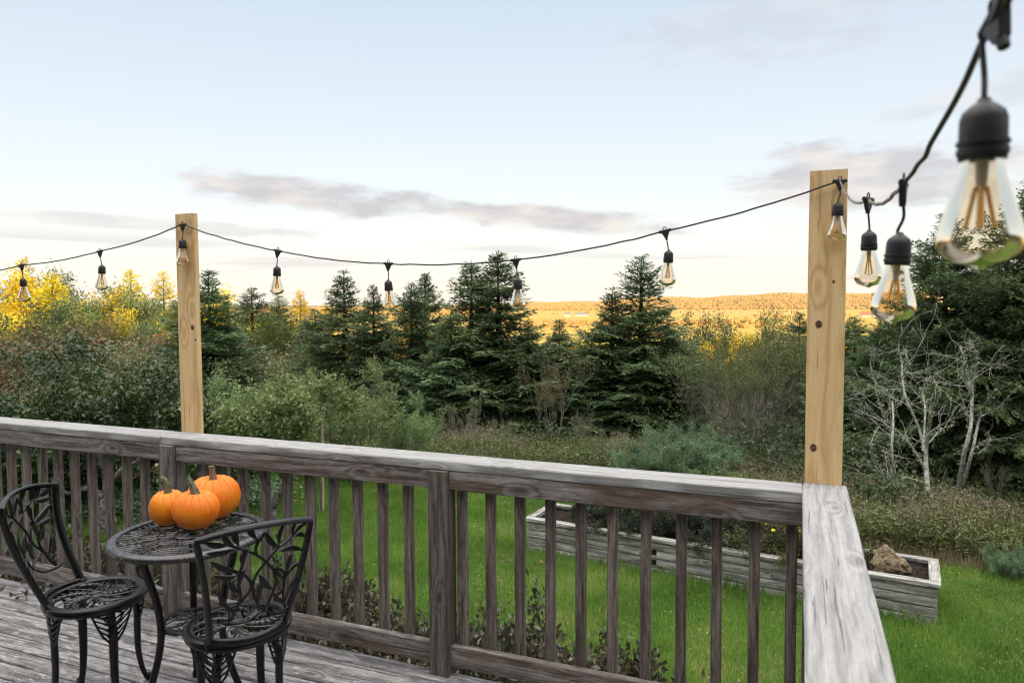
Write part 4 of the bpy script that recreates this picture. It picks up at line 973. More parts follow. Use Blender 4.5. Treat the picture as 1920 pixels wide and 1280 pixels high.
def put(key, px, top, dep, label, cat, group=None, wf=1.0, name='tree', rz=None, sink=0.0, cmat=None):
    """stand a plant on the ground at distance dep in the direction of column px, as tall as the sight line to row top"""
    q = at_d(px, 560, dep); x, y = q[0], q[1]; z = float(gh(x, y))-sink; zt = at_d(px, top, dep)[2]; pr = PR[key]; cm, tm, h = pr[0], pr[1], pr[2]; cn, tn = pr[-2], pr[-1]
    s = (zt-z)/h; rz = rz if rz is not None else (px*1.7+dep) % 6.28
    root = empty(name, (x, y, z), rz); root.scale = (s*wf, s*wf, s); tag(root, label, cat, group)
    if cm:
        o = link(cn, cm, None, root)
        if cmat: 
            o.material_slots[0].link = 'OBJECT'; o.material_slots[0].material = cmat
    link(tn, tm, None, root); return root

for i, (sd_, dn, dr, gp) in enumerate(((1, 1.0, .02, .06), (2, 1.0, .10, .16), (3, 1.1, -.05, .10), (4, .95, .16, .22), (5, 1.05, .05, .12), (6, 1.0, -.08, .20), (7, .95, .14, .10))):
    proto('spruce%d' % i, lambda: spruce_mesh(sd_, 6.0, 1.95, dn, dr, 0, lw=(.135, .047), matl=L_SPRUCE, gap=gp*.5))
proto('bigspruce', lambda: spruce_mesh(9, 7.0, 3.3, 1.35, .10, .02, lw=(.125, .045), matl=L_SPRUCE, gap=.04))
proto('pine', lambda: spruce_mesh(12, 6.0, 1.9, .75, -.2, .3, lw=(.16, .06), matl=L_GOLD, gap=.3))
proto('goldspruce', lambda: spruce_mesh(13, 6.0, 2.1, .75, -.12, .1, lw=(.15, .05), matl=L_GOLD, gap=.25))
proto('goldtree', lambda: bush_mesh(51, 2, 1.8, .07, 4, dict(Q, ang=.5), nleaf=30, lsize=(.10, .06), spread=.22, lmat=L_GOLD, minlev_leaf=1))
proto('roundtree', lambda: bush_mesh(21, 3, 1.7, .07, 4, dict(Q, ang=.55), nleaf=34, lsize=(.085, .055), spread=.20, lmat=L_OLIVE, minlev_leaf=1))
proto('alder', lambda: bush_mesh(22, 7, 1.5, .060, 4, dict(Q, ang=.42, up=.10), nleaf=6, zlo=.62, lsize=(.06, .04), spread=.09, lmat=L_ALDER, minlev_leaf=0, lean=.5, base_r=.3, bark=BARK))
proto('alder2', lambda: bush_mesh(27, 5, 1.6, .055, 4, dict(Q, ang=.40, up=.12), nleaf=8, zlo=.5, lsize=(.06, .04), spread=.10, lmat=L_ALDER, minlev_leaf=0, lean=.35, base_r=.3, bark=BARK))
proto('thicket', lambda: bush_mesh(23, 9, .95, .022, 4, dict(Q, ang=.5, up=.08), nleaf=4, lsize=(.06, .04), spread=.08, lmat=L_GREY, minlev_leaf=0, lean=.7, base_r=.5, sides=4))
proto('thicket2', lambda: bush_mesh(24, 9, .95, .022, 4, dict(Q, ang=.55, up=.05), nleaf=5, lsize=(.065, .045), spread=.10, lmat=L_BROWN, minlev_leaf=0, lean=.8, base_r=.5, sides=4))
proto('apple', lambda: bush_mesh(25, 5, 1.0, .045, 4, dict(Q, ang=.55, up=.16, shrink=.74), nleaf=9, lsize=(.052, .032), spread=.05, lmat=L_APPLE, minlev_leaf=0, lean=.9, base_r=.4, bark=BARK_APPLE))
proto('darkbush', lambda: bush_mesh(26, 7, .85, .035, 4, dict(Q, ang=.55, up=.02, shrink=.74), nleaf=14, lsize=(.07, .030), spread=.08, lmat=L_DARK, minlev_leaf=0, lean=.9, base_r=.4, up_leaf=-.2, bark=BARK))
proto('willow', lambda: bush_mesh(28, 26, .50, .010, 3, dict(Q, split=(3, 3, 2), ang=.40, up=.13), nleaf=20, lsize=(.050, .011), spread=.04, lmat=L_WILLOW, minlev_leaf=0, lean=1.1, base_r=.35, sides=4, up_leaf=.5))
proto('barebush', lambda: bush_mesh(29, 6, 1.2, .030, 4, dict(Q, ang=.38, up=.08, curl=.10), nleaf=1, lsize=(.05, .035), spread=.05, lmat=L_GREY, minlev_leaf=0, lean=.5, base_r=.2, bark=BARK))
proto('leanbare', lambda: bush_mesh(33, 9, 1.3, .030, 3, dict(Q, ang=.35, up=-.02, curl=.07), nleaf=0, lean=1.2, base_r=.2, bark=BARK, sides=5))
proto('barketree', lambda: bush_mesh(30, 2, 1.6, .05, 4, dict(Q, ang=.42, up=.06, curl=.12), nleaf=3, lsize=(.06, .04), spread=.08, lmat=L_BROWN, minlev_leaf=0, lean=.25, base_r=.1, bark=BARK))

# --- spruces in the tree line
SPR = [
 ('spruce4', 392, 508, 22, 1.25, 'tall dark spruce just right of the left pine post'),
 ('spruce1', 472, 541, 33, 1.2, 'dark spruce tips rising behind the olive round tree right of the left post'),
 ('spruce0', 522, 556, 40, 1.3, 'small spruce under the first bulb right of the left post'),
 ('spruce5', 645, 512, 21.5, 1.18, 'full green spruce between the first and second bulbs right of the left post'),
 ('spruce3', 700, 535, 20.5, 1.1, 'narrow spruce pressed against the right side of the full spruce by the second bulb'),
 ('spruce1', 771, 533, 19.5, .95, 'slim spruce just right of the second bulb, left twin of a pair'),
 ('spruce2', 797, 512, 20.5, .85, 'slim taller spruce right of the second bulb, right twin of a pair'),
 ('spruce6', 884, 490, 19.0, 1.15, 'tall spruce whose tip reaches the cable left of the third bulb'),
 ('spruce2', 934, 474, 18.6, 1.2, 'tallest middle spruce, crossing the cable just left of the third bulb'),
 ('spruce4', 1049, 600, 19.5, 1.35, 'short dense spruce low in the gap right of the third bulb'),
 ('spruce5', 1148, 543, 17.6, 1.2, 'spruce with a thin bare tip in front of the golden fields'),
 ('spruce0', 1202, 484, 17.4, 1.28, 'broad tall spruce just left of the bulb nearest the right pine post'),
 ('spruce1', 590, 580, 25, 1.3, 'low spruce left of the full green spruce, below the golden tipped one'),
 ('spruce6', 845, 585, 18.0, 1.4, 'lower spruce filling the gap between the slim pair and the tall middle spruces'),
 ('spruce3', 990, 600, 17.8, 1.4, 'low spruce at the foot of the tallest middle spruce, under the third bulb'),
 ('spruce0', 1110, 640, 17.2, 1.5, 'dark lower spruce at the left foot of the spruce with the bare tip'),
 ('spruce4', 1262, 620, 17.0, 1.4, 'dark spruce at the right foot of the broad tall spruce'),
 ('spruce0', 330, 565, 36, 1.2, 'dark spruce peeping out at the left edge of the left pine post'),
 ('spruce3', 1500, 585, 22, 1.25, 'spruce half hidden behind the left edge of the right pine post'),
]
for k, px, tp, dp, wf, lb in SPR: put(k, px, tp, dp, lb, 'spruce', 'spruces of the tree line', wf*1.25*(.92+.16*((px*7) % 10)/10), 'spruce_tree')
for k, px, tp, dp, wf, lb in [('bigspruce', 1772, 398, 12.8, .95, 'massive dark spruce behind the bulb nearest the camera, bare leader on top'),
                              ('bigspruce', 1945, 318, 11.5, .9, 'tallest dark spruce cut off by the right edge of the picture'),
                              ('bigspruce', 1660, 588, 14.5, 1.2, 'low wide spruce reaching left toward the right pine post'),
                              ('bigspruce', 1850, 470, 15.5, 1.0, 'dark spruce filling the gap between the two tallest right hand spruces'),
                              ('bigspruce', 2010, 420, 12.5, 1.0, 'spruce boughs at the far right edge behind the tallest one'),
                              ('bigspruce', 1900, 560, 19, 1.1, 'lower spruce deep behind the forked pale dead tree'), ('bigspruce', 1830, 600, 12.0, .9, 'low spruce skirt right behind the forked pale dead tree'),
                              ('bigspruce', 1710, 560, 16.5, 1.1, 'mid height spruce behind the dead lichen tree, left of the massive one'),
                              ('spruce0', 1604, 596, 17.5, 1.6, 'small spruce directly right of the right pine post')]:
    put(k, px, tp, dp, lb, 'spruce', 'big spruces on the right', wf, 'spruce_tree')
# --- sunlit trees at the left and beyond
GOLD = [('pine', 45, 486, 56, 1.15, 'thin golden pine behind the leftmost bulb'), ('goldtree', 8, 520, 52, 1.0, 'golden sunlit tree at the left edge of the picture'),
        ('goldspruce', 98, 515, 50, 1.5, 'bright yellow cone shaped tree between the two leftmost bulbs'), ('pine', 246, 508, 58, 1.3, 'open crowned golden pine standing above its neighbours right of the second leftmost bulb'),
        ('goldtree', 262, 548, 50, 1.2, 'bright yellow bushy tree in front of the open crowned golden pine'), ('goldspruce', 307, 510, 55, 1.1, 'tall golden tree touching the left pine post'),
        ('goldtree', 100, 575, 46, .9, 'low golden bush in front of the bright yellow cone shaped tree'), ('goldtree', 232, 585, 46, .8, 'low golden bush left of the bright yellow bushy tree'),
        ('goldspruce', 201, 567, 52, .7, 'tiny golden spire below the second leftmost bulb'), ('goldtree', 436, 550, 56, .9, 'golden topped tree right of the left pine post'),
        ('goldspruce', 563, 545, 60, 1.1, 'golden tipped small spruce right of the first bulb'), ('goldspruce', 610, 572, 64, 1.2, 'golden tree low behind the full green spruce')]
for k, px, tp, dp, wf, lb in GOLD: put(k, px, tp, dp, lb, 'tree', 'sunlit golden trees', wf, 'golden_tree')
RND = [('roundtree', 130, 520, 66, 1.0, L_SPRUCE, 'dark green tree behind the bright yellow cone'), ('roundtree', 165, 540, 47, 1.1, L_SPRUCE, 'dark green round tree below the second leftmost bulb'),
       ('roundtree', 215, 560, 46, 1.1, L_SPRUCE, 'dark green round tree left of the bright yellow bushy one'), ('roundtree', 60, 590, 42, 1.3, L_OLIVE, 'olive bush under the leftmost bulb'),
       ('roundtree', 440, 590, 30, 1.0, L_OLIVE, 'olive green round tree right of the left pine post'), ('roundtree', 535, 600, 34, .9, L_OLIVE, 'olive green round tree below the first bulb'),
       ('roundtree', 300, 610, 38, 1.1, L_SPRUCE, 'dark green tree low beside the left post')]
for k, px, tp, dp, wf, mt, lb in RND: put(k, px, tp, dp, lb, 'tree', None, wf, 'round_tree', cmat=mt)
# --- alders and bare bushes between
MID = [('alder2', 1300, 578, 18.5, 1.0, 'leafy alder right of the broad tall spruce'), ('alder', 1380, 572, 17.0, 1.0, 'see-through alder with bare lower branches left of the right post'),
       ('alder2', 1450, 575, 19, 1.0, 'leafy alder just left of the right pine post'), ('alder', 1330, 620, 15.5, 1.0, 'grey branched alder in front of the leafy ones'),
       ('alder', 1425, 640, 15.0, 1.0, 'grey branched alder above the leaning dead branches'), ('alder2', 1620, 600, 18, .9, 'green alder tucked right behind the right pine post')]
MID += [('alder2', 612, 628, 24, 1.1, 'green alder between the golden tipped spruce and the full green spruce'), ('alder2', 738, 640, 22, 1.0, 'green alder low under the second bulb'), ('alder2', 838, 655, 21, 1.0, 'green alder low between the slim pair and the tall middle spruces'),
        ('alder2', 1085, 640, 21, 1.1, 'green alder low between the short dense spruce and the one with a bare tip'), ('alder2', 1000, 655, 21, 1.0, 'green alder low behind the brown leaved sapling'), ('alder2', 1240, 600, 19.5, .9, 'alder leaning on the right side of the broad tall spruce'),
        ('alder', 1545, 610, 19, 1.2, 'alder behind the right pine post')]
for k, px, tp, dp, wf, lb in MID: put(k, px, tp, dp, lb, 'alder', 'alders left and right of the corner post', wf, 'alder_tree')
for k, px, tp, dp, wf, lb in [('barketree', 1040, 640, 15.5, .7, 'thin brown leaved sapling in front of the low spruce'), ('barketree', 1020, 660, 15.0, .5, 'pale stemmed sapling left of the brown leaved one'),
                              ('barebush', 860, 720, 15.2, 1.0, 'bare grey bush at the foot of the slim spruce pair'), ('barebush', 930, 760, 14.6, 1.2, 'low bare bush at the foot of the tallest middle spruce'),
                              ('barebush', 1090, 745, 14.6, 1.0, 'low bare bush left of the willow'), ('leanbare', 1440, 770, 12.5, 1.3, 'heap of leaning dead grey branches left of the right post'),
                              ('barebush', 1390, 700, 14.0, 1.2, 'bare many stemmed bush above the willow'), ('barebush', 1880, 850, 10.4, .9, 'grey bare bush at the right edge below the big spruce'),]:
    put(k, px, tp, dp, lb, 'bush', None, wf, 'bare_bush')
# --- thickets on the left
rr_ = random.Random(44)
TH = [('thicket2', 30, 596, 30, 1.2, L_RUST, 'rust brown thicket at the left edge'), ('thicket2', 150, 625, 27, 1.3, L_RUST, 'rust brown thicket above the dark glossy bush'), ('thicket2', -60, 600, 26, 1.3, L_BROWN, 'brown thicket beyond the left edge'),
      ('thicket', 60, 680, 19, 1.2, L_BROWN, 'brown grey thicket left of the dark glossy bush'), ('thicket', 250, 640, 24, 1.3, L_GREY, 'grey green thicket above the dark glossy bush, left of the post'), ('thicket', 420, 660, 22, 1.3, L_GREY, 'grey green thicket right of the left post'),
      ('thicket', 510, 655, 23, 1.2, L_GREY, 'grey green thicket below the small spruce'), ('thicket2', 350, 650, 25, 1.2, L_BROWN, 'brown thicket behind the left post'), ('thicket', 580, 665, 21, 1.1, L_GREY, 'grey green thicket left of the full green spruce'),
      ('thicket', 0, 740, 14.5, 1.2, L_GREY, 'grey twiggy thicket low at the left edge'), ('thicket2', 470, 625, 28, 1.2, L_BROWN, 'brown thicket in front of the olive round trees'),
      ('thicket2', 200, 620, 33, 1.2, L_BROWN, 'brown thicket in front of the golden trees'), ('thicket', 300, 700, 17, 1.2, L_GREY, 'grey twiggy bush between the dark glossy bush and the left post')]
for k, px, tp, dp, wf, mt, lb in TH: put(k, px, tp, dp, lb, 'thicket', 'autumn thickets on the left', wf, 'thicket_bush', cmat=mt)
# --- garden shrubs in front
for k, px, tp, dp, wf, nm, lb, cat in [('darkbush', 165, 622, 11.0, 1.25, 'glossy_bush', 'big dark glossy leaved bush behind the left end of the railing', 'bush'), ('darkbush', 280, 680, 11.3, 1.05, 'glossy_bush', 'smaller dark glossy bush just left of the left post', 'bush'),
                                  ('apple', 450, 682, 10.8, 1.1, 'apple_tree', 'pale green apple tree right of the left post', 'apple tree'), ('apple', 540, 690, 11.5, 1.1, 'apple_tree', 'middle one of the pale green apple trees behind the railing', 'apple tree'),
                                  ('apple', 662, 668, 11.4, 1.15, 'apple_tree', 'rightmost pale green apple tree, in front of the dark spruces', 'apple tree'), ('apple', 765, 735, 12.3, 1.2, 'apple_tree', 'low pale green shrub at the right end of the apple trees', 'shrub'),
                                  ('apple', 20, 760, 11.5, 1.2, 'apple_tree', 'low tangled green shrub at the left edge above the railing', 'shrub'),
                                  ('willow', 1275, 794, 11.2, 1.2, 'willow_bush', 'rounded blue green willow bush behind the railing, left of the corner', 'bush'), ('willow', 1212, 822, 11.1, 1.15, 'willow_bush', 'smaller willow bush at the left side of the rounded one', 'bush'),
                                  ('willow', 1338, 818, 11.1, 1.15, 'willow_bush', 'lower willow bush at the right side of the rounded one', 'bush'), ('willow', 1912, 1030, 7.0, 1.0, 'willow_bush', 'small dark green bush at the right edge beside the lawn', 'bush')]:
    put(k, px, tp, dp, lb, cat, None, wf, nm)

# --- apple trunks seen between the balusters
def apple_trunks():
    def tree(base, limbs, label, cx=0):
        p = on_z(*base, GZ); root = empty('old_apple_tree', (p[0], p[1], GZ)); tag(root, label, 'apple tree'); b = MB(); dep = (p-CAM)@Fv
        for pts, r0, r1 in limbs:
            q = [at_d(x, y, dep+dz)-p for x, y, dz in pts]; q = spline(q, 4); n = len(q); rr = np.linspace(r0, r1, n)*(1+.12*np.sin(np.arange(n)*1.7)); b.tube(q, rr, 9)
        b.build('trunk', BARK_APPLE, root)
        # foliage above
        rng = np.random.default_rng(int(base[0])); ends = []
        S, T = [], []
        for pts, r0, r1 in limbs:
            e = at_d(pts[-1][0], pts[-1][1], dep+pts[-1][2])-p; f = at_d(pts[-2][0], pts[-2][1], dep+pts[-2][2])-p
            S1 = []; [grow(rng, e-.01*unit(e-f), unit(unit(e-f)*.4+np.array([math.cos(k_*2.1+e[0]*9), math.sin(k_*2.1+e[0]*9), .25])), .34, r1*.8, 3, S1, T, dict(Q, ang=.7, up=.03, shrink=.74, minr=.0025)) for k_ in range(3)]; S += S1
            TV, TF = seg_tubes(np.array(S1)[:, :8], 5); link('branch', fast_mesh('branch', TV, 4, BARK_APPLE, TF), None, root)
        S = np.array(S)
        fine = S[S[:, 8] < 1.5]; n = len(fine)*9; idx = np.repeat(np.arange(len(fine)), 9); t = rng.random((n, 1)); c = fine[idx, :3]*(1-t)+fine[idx, 3:6]*t+rng.normal(0, .07, (n, 3))
        V = leaf_quads(c, rng.normal(0, .8, (n, 3))+np.array([0, 0, .4]), unit(rng.normal(0, .7, (n, 3))+np.array([0, 0, .8])), .062*rng.uniform(.6, 1.3, n), .038*rng.uniform(.6, 1.3, n), .5, .15)
        link('crown', fast_mesh('crown', V, 4, L_DARK if base[0] < 300 else L_APPLE), None, root)
    tree((196, 992), [([(196, 992, 0), (194, 950, 0), (200, 905, .1), (190, 860, .1), (170, 820, .2)], .055, .035), ([(200, 915, 0), (230, 880, -.2), (262, 862, -.2), (290, 830, -.1)], .045, .025), ([(196, 930, 0), (160, 915, .1), (125, 925, .3), (95, 900, .4)], .04, .02), ([(192, 870, .1), (215, 840, .1), (240, 800, .1)], .03, .02)],
         'old apple tree with twisted grey trunks seen between the left balusters')
    tree((512, 985), [([(512, 985, 0), (510, 940, 0), (498, 900, .1), (470, 868, .1), (440, 850, .2)], .05, .03), ([(512, 950, 0), (530, 915, -.1), (545, 885, -.1), (548, 845, 0), (560, 800, 0)], .045, .025), ([(500, 905, .1), (505, 870, .2), (520, 820, .2)], .03, .02), ([(472, 870, .1), (430, 862, 0), (400, 868, -.1)], .025, .012)],
         'leaning apple tree with a forked mottled trunk seen between balusters right of the pumpkins')
apple_trunks()
# --- dead lichen covered trees on the right
def dead_tree(limbs, dep, label, seed):
    rng = np.random.default_rng(seed); b0 = limbs[0][0][0]; x0, y0 = at_d(b0[0], 560, dep)[:2]; z0 = float(gh(x0, y0)); p = np.array([x0, y0, z0]); root = empty('dead_tree', p); tag(root, label, 'dead tree'); b = MB(); S, T = [], []; L = []
    for pts, r0, r1 in limbs:
        q = []
        for i, (x, y) in enumerate(pts): q.append(at_d(x, y, dep+.25*math.sin(i*1.3+x*.05))-p)
        if pts[0][1] > b0[1]-12: q[0][2] = min(q[0][2], -.1)
        q = spline(q, 4); n = len(q); r0 *= .66; r1 *= .6; b.tube(q, np.linspace(r0, r1, n), 7)
        for i in range(2, n):
            if rng.random() < .30:
                d = unit(q[i]-q[i-1]); sd = unit(np.cross(d, rng.normal(size=3))); f = i/n
                grow(rng, q[i], unit(d*.55+sd*.85+np.array([0, 0, .15])), (.20+.42*rng.random())*(1.15-f*.5), .0058*(1.1-f*.45), 2, S, T, dict(split=(3, 2), ang=.5, shrink=.66, curl=.20, up=.04, seg=4, minr=.0017))
            k = int(rng.integers(2, 6)); rad = np.interp(i/n, [0, 1], [r0, r1])
            o = unit(rng.normal(size=(k, 3))); L.append(q[i]+rng.normal(0, .02, (k, 3))+o*rad)
    S = np.array(S); TV, TF = seg_tubes(S[:, :8], 4); b.add(TV, TF.tolist()); b.build('trunk', BARK_PALE, root)
    C = np.concatenate(L); k = 7; C = np.repeat(C, k, 0)+rng.normal(0, .010, (len(C)*k, 3)); n = len(C)
    V = leaf_quads(C, rv(rng, n), rv(rng, n), .015*rng.uniform(.5, 1.5, n), .012*rng.uniform(.5, 1.4, n), .5, .3); link('lichen', fast_mesh('lichen', V, 4, M_LICHEN), None, root)
dead_tree([([(1740, 960), (1738, 900), (1736, 850), (1742, 800), (1744, 772)], .060, .026), ([(1736, 855), (1722, 800), (1700, 750), (1692, 710), (1690, 670), (1680, 655)], .030, .012),
           ([(1735, 880), (1712, 840), (1690, 815), (1665, 790)], .026, .010), ([(1730, 845), (1735, 770), (1730, 735), (1740, 712), (1758, 700)], .022, .009), ([(1742, 830), (1765, 805), (1790, 795)], .014, .006), ([(1690, 760), (1660, 735), (1630, 725)], .012, .005),
           ([(1690, 712), (1702, 680), (1696, 655)], .012, .006), ([(1734, 905), (1700, 895), (1688, 900)], .012, .006)], 9.9, 'dead grey white tree crusted with lichen, nearest to the right post', 5)
dead_tree([([(1696, 955), (1680, 900), (1672, 850), (1675, 790), (1673, 752)], .040, .014), ([(1682, 958), (1655, 890), (1640, 860), (1632, 835), (1646, 802)], .026, .009), ([(1676, 890), (1662, 860), (1657, 845)], .016, .007), ([(1671, 812), (1657, 780), (1654, 760)], .014, .007)],
          9.6, 'thin crooked dead stems at the left foot of the lichen crusted tree', 6)
dead_tree([([(1797, 900), (1808, 850), (1820, 800), (1823, 740), (1827, 700), (1834, 680)], .055, .018), ([(1800, 890), (1822, 850), (1835, 790), (1848, 760), (1866, 730)], .040, .012), ([(1823, 745), (1818, 725), (1815, 716)], .018, .010),
           ([(1826, 712), (1815, 690), (1806, 665), (1800, 650)], .014, .005), ([(1834, 682), (1828, 655), (1818, 640)], .012, .004), ([(1840, 780), (1870, 765), (1890, 745), (1915, 720)], .018, .006), ([(1822, 845), (1850, 825), (1885, 825)], .016, .006),
           ([(1822, 800), (1812, 780), (1803, 762)], .012, .006), ([(1835, 850), (1855, 830), (1852, 808)], .012, .006)], 10.8, 'dead forked pale tree in front of the big spruces at the right', 7)
# --- plants in the bed and along the deck
proto('weigela', lambda: bush_mesh(41, 16, .42, .008, 3, dict(Q, split=(3, 3, 2), ang=.5, up=.05), nleaf=26, lsize=(.044, .022), spread=.04, lmat=L_PURPLE, minlev_leaf=0, lean=.8, base_r=.20, sides=4, up_leaf=.3), 'foliage', 'stems')
proto('potentilla', lambda: bush_mesh(42, 20, .26, .005, 3, dict(Q, split=(3, 3, 2), ang=.5, up=.04), nleaf=9, lsize=(.028, .014), spread=.025, lmat=L_POTENT, minlev_leaf=0, lean=1.0, base_r=.18, sides=3), 'foliage', 'stems')
proto('bedhedge', lambda: bush_mesh(43, 20, .30, .007, 3, dict(Q, split=(3, 3, 2), ang=.5, up=.04), nleaf=14, lsize=(.026, .016), spread=.03, lmat=L_HEDGE, minlev_leaf=0, lean=.9, base_r=.2, sides=3), 'foliage', 'stems')
def stand(key, x, y, z, H, wf, name, label, cat, group, rz, cmat=None):
    pr = PR[key]; s = H/pr[2]; r = empty(name, (x, y, z), rz); r.scale = (s*wf, s*wf, s); tag(r, label, cat, group); o = link(pr[-2], pr[0], None, r); link(pr[-1], pr[1], None, r)
    if cmat: o.material_slots[0].link = 'OBJECT'; o.material_slots[0].material = cmat
    return r
wl = ['leftmost purple leaved shrub below the deck edge', 'purple leaved shrub below the deck left of the bistro table', 'purple leaved shrub below the deck behind the table legs', 'purple leaved shrub below the deck behind the front chair', 'purple leaved shrub below the deck right of the front chair',
      'purple leaved shrub below the deck just left of the middle railing post', 'purple leaved shrub below the deck just right of the middle railing post', 'purple leaved shrub below the deck, second right of the middle railing post', 'purple leaved shrub below the deck, third right of the middle railing post',
      'rightmost purple leaved shrub below the deck near the corner']
for i, lb in enumerate(wl):
    x = -4.9+i*.50; H = (1.24, 1.24, 1.20, 1.17, 1.15, 1.15, 1.13, 1.09, 1.05, .98)[i]
    r = stand('weigela', x, .62+.05*math.sin(i*2.3), GZ, H, .85, 'weigela_shrub', lb, 'shrub', 'purple leaved shrubs along the deck', i*1.9)
b, ux, nx, L, W = BED
def bedp(s, w): return b[0]+ux[0]*s+nx[0]*w, b[1]+ux[1]*s+nx[1]*w
for i, (s, w, H, wf, lb) in enumerate([(.62, .42, .38, 1.0, 'dark low shrub at the far left end of the garden bed'), (1.0, .40, .48, 1.0, 'dark shrub second from the left in the garden bed'), (1.42, .40, .46, 1.0, 'dark brown shrub in the left half of the garden bed'), (1.82, .40, .44, 1.0, 'dark brown shrub in the middle of the garden bed'), (2.2, .40, .42, 1.0, 'dark shrub next to the yellow flowering one in the garden bed')]):
    x, y = bedp(s, w); stand('bedhedge', x, y, GZ+.27, H, wf*1.15, 'bed_shrub', lb, 'shrub', 'dark shrubs in the garden bed', i*2.1)
for i, (s, w, H, lb) in enumerate([(2.62, .40, .48, 'yellow flowering shrub in the garden bed, left of the corner'), (3.0, .40, .42, 'bushy yellow flowering shrub at the corner end of the bed plants')]):
    x, y = bedp(s, w); r = stand('potentilla', x, y, GZ+.27, H, 1.12, 'flowering_shrub', lb, 'shrub', None, i*2+1.)
    rng = np.random.default_rng(i+3); m = 24; V = []
    sc_ = r.scale[0]
    for k in range(m):
        a = rng.uniform(0, 6.28); rad = rng.uniform(.05, .24); c = np.array([rad*math.cos(a), rad*math.sin(a), H*(rng.uniform(.72, 1.0)-.9*rad*.8)])/np.array([sc_, sc_, r.scale[2]]); n_ = unit(np.array([rng.normal(0, .5), -.7+rng.normal(0, .3), .8]))
        a1 = unit(np.cross(n_, [0, 0, 1.])); a2 = np.cross(n_, a1)
        for j in range(5):
            t = j*2*math.pi/5; d = a1*math.cos(t)+a2*math.sin(t); V.append(leaf_quads(c[None], d[None], n_[None], np.array([.020]), np.array([.017]), .65))
    link('flowers', fast_mesh('flowers', np.concatenate(V), 4, L_YELLOWFLOWER), None, r)
M_STAKE = wood('tan_stake', (0.20, 0.16, 0.11), (0.36, 0.30, 0.22), (0.48, 0.42, 0.32), rings=30, knot=0.2, crack=.8)
# little wooden stake between the apple trees
def stake(px, py_top, py_bot, dep, lb, w=.05):
    t = at_d(px, py_top, dep); z0 = float(gh(t[0], t[1])); r = MB(); r.board((0, 0, -.1), (0.01, 0, t[2]-z0), (1, 0, 0), w, w*.8, random.Random(3), .006); o = r.build('wooden_stake', M_STAKE); o.location = (t[0], t[1], z0); tag(o, lb, 'stake')
stake(600, 785, 830, 9.5, 'short weathered wooden stake just above the railing among the apple branches', .06)
stake(426, 868, 900, 9.0, 'pale wooden stake seen between balusters right of the largest pumpkin', .06)

# ------------------------------------------------------------------ grass, meadow, far woods (nobody could count these)
def blades(rng, n, x, y, z, h, w, lean=.35, mat=None, name='grass'):
    a = rng.uniform(0, 6.28, n); d = np.stack([np.cos(a)*lean*rng.random(n), np.sin(a)*lean*rng.random(n), np.ones(n)], 1); d = unit(d)
    a2 = rng.uniform(0, 6.28, n); nr = np.stack([np.cos(a2), np.sin(a2), np.zeros(n)], 1); c = np.stack([x, y, z], 1)
    return leaf_quads(c, d, nr, h, w, .3)
def lawn_grass():
    rng = np.random.default_rng(77); n = 520000
    # denser near the camera
    r = 2.6+10.8*rng.random(n)**1.15; az = np.radians(rng.uniform(-42, 40, n)); fx = np.array([-math.sin(YAW), math.cos(YAW)]); rx = np.array([math.cos(YAW), math.sin(YAW)])
    P = CAM[:2]+(np.cos(az)*r)[:, None]*fx+(np.sin(az)*r)[:, None]*rx; x, y = P[:, 0], P[:, 1]
    tb = (x-b[0])*ux[0]+(y-b[1])*ux[1]; wb = (x-b[0])*nx[0]+(y-b[1])*nx[1]; inbed = (tb > -.03) & (tb < L+.03) & (wb > -.03) & (wb < W+.03)
    ok = (r < LAWN_R(x, y)+.25) & ~inbed & ((y > .25) | (x > .3)); x, y, r = x[ok], y[ok], r[ok]; n = len(x)
    patch = np.array([mnoise.noise((a*.8, c*.8, 0))+.5*mnoise.noise((a*2.7, c*2.7, 4)) for a, c in zip(x, y)])
    h = (.040+.030*np.clip(patch+.3, 0, 1))*rng.uniform(.6, 1.5, n)*(1+.02*r); w = .0042*(1+.16*r)*rng.uniform(.7, 1.3, n)
    near = np.minimum(np.abs(wb[ok]), np.abs(wb[ok]-W)) < .07; h = np.where(near & (tb[ok] > -.05) & (tb[ok] < L+.05), h*1.9, h)
    V = blades(rng, n, x, y, gh(x, y)-.004, h, w, .6); o = link('grass', fast_mesh('grass', V, 4, L_GRASS)); tag(o, 'short green grass of the lawn beyond the deck', 'grass', kind='stuff')
    # clover and yellowed straw patches
    m = 60000; k = rng.integers(0, n, m); sel = patch[k] < -.22; k = k[sel]; m = len(k)
    V = blades(rng, m, x[k]+rng.normal(0, .02, m), y[k]+rng.normal(0, .02, m), gh(x[k], y[k]), .035*rng.uniform(.5, 1.4, m), .006*rng.uniform(.7, 1.3, m)*(1+.1*r[k]), 1.6); o = link('straw', fast_mesh('straw', V, 4, L_DRY)); tag(o, 'dry yellow straw scattered in the thin patches of the lawn', 'straw', kind='stuff')
    m = 8000; k = rng.integers(0, n, m); m = len(k); C = np.stack([x[k], y[k], gh(x[k], y[k])+.012+.02*rng.random(m)], 1)
    V = leaf_quads(C, rv(rng, m)*np.array([1, 1, .25]), unit(rng.normal(0, .35, (m, 3))+np.array([0, 0, 1.])), .014*rng.uniform(.6, 1.4, m)*(1+.08*r[k]), .012*rng.uniform(.6, 1.4, m)*(1+.08*r[k]), .6); o = link('clover', fast_mesh('clover', V, 4, L_GRASS)); tag(o, 'clover leaves growing flat among the lawn grass', 'clover', kind='stuff')
lawn_grass()
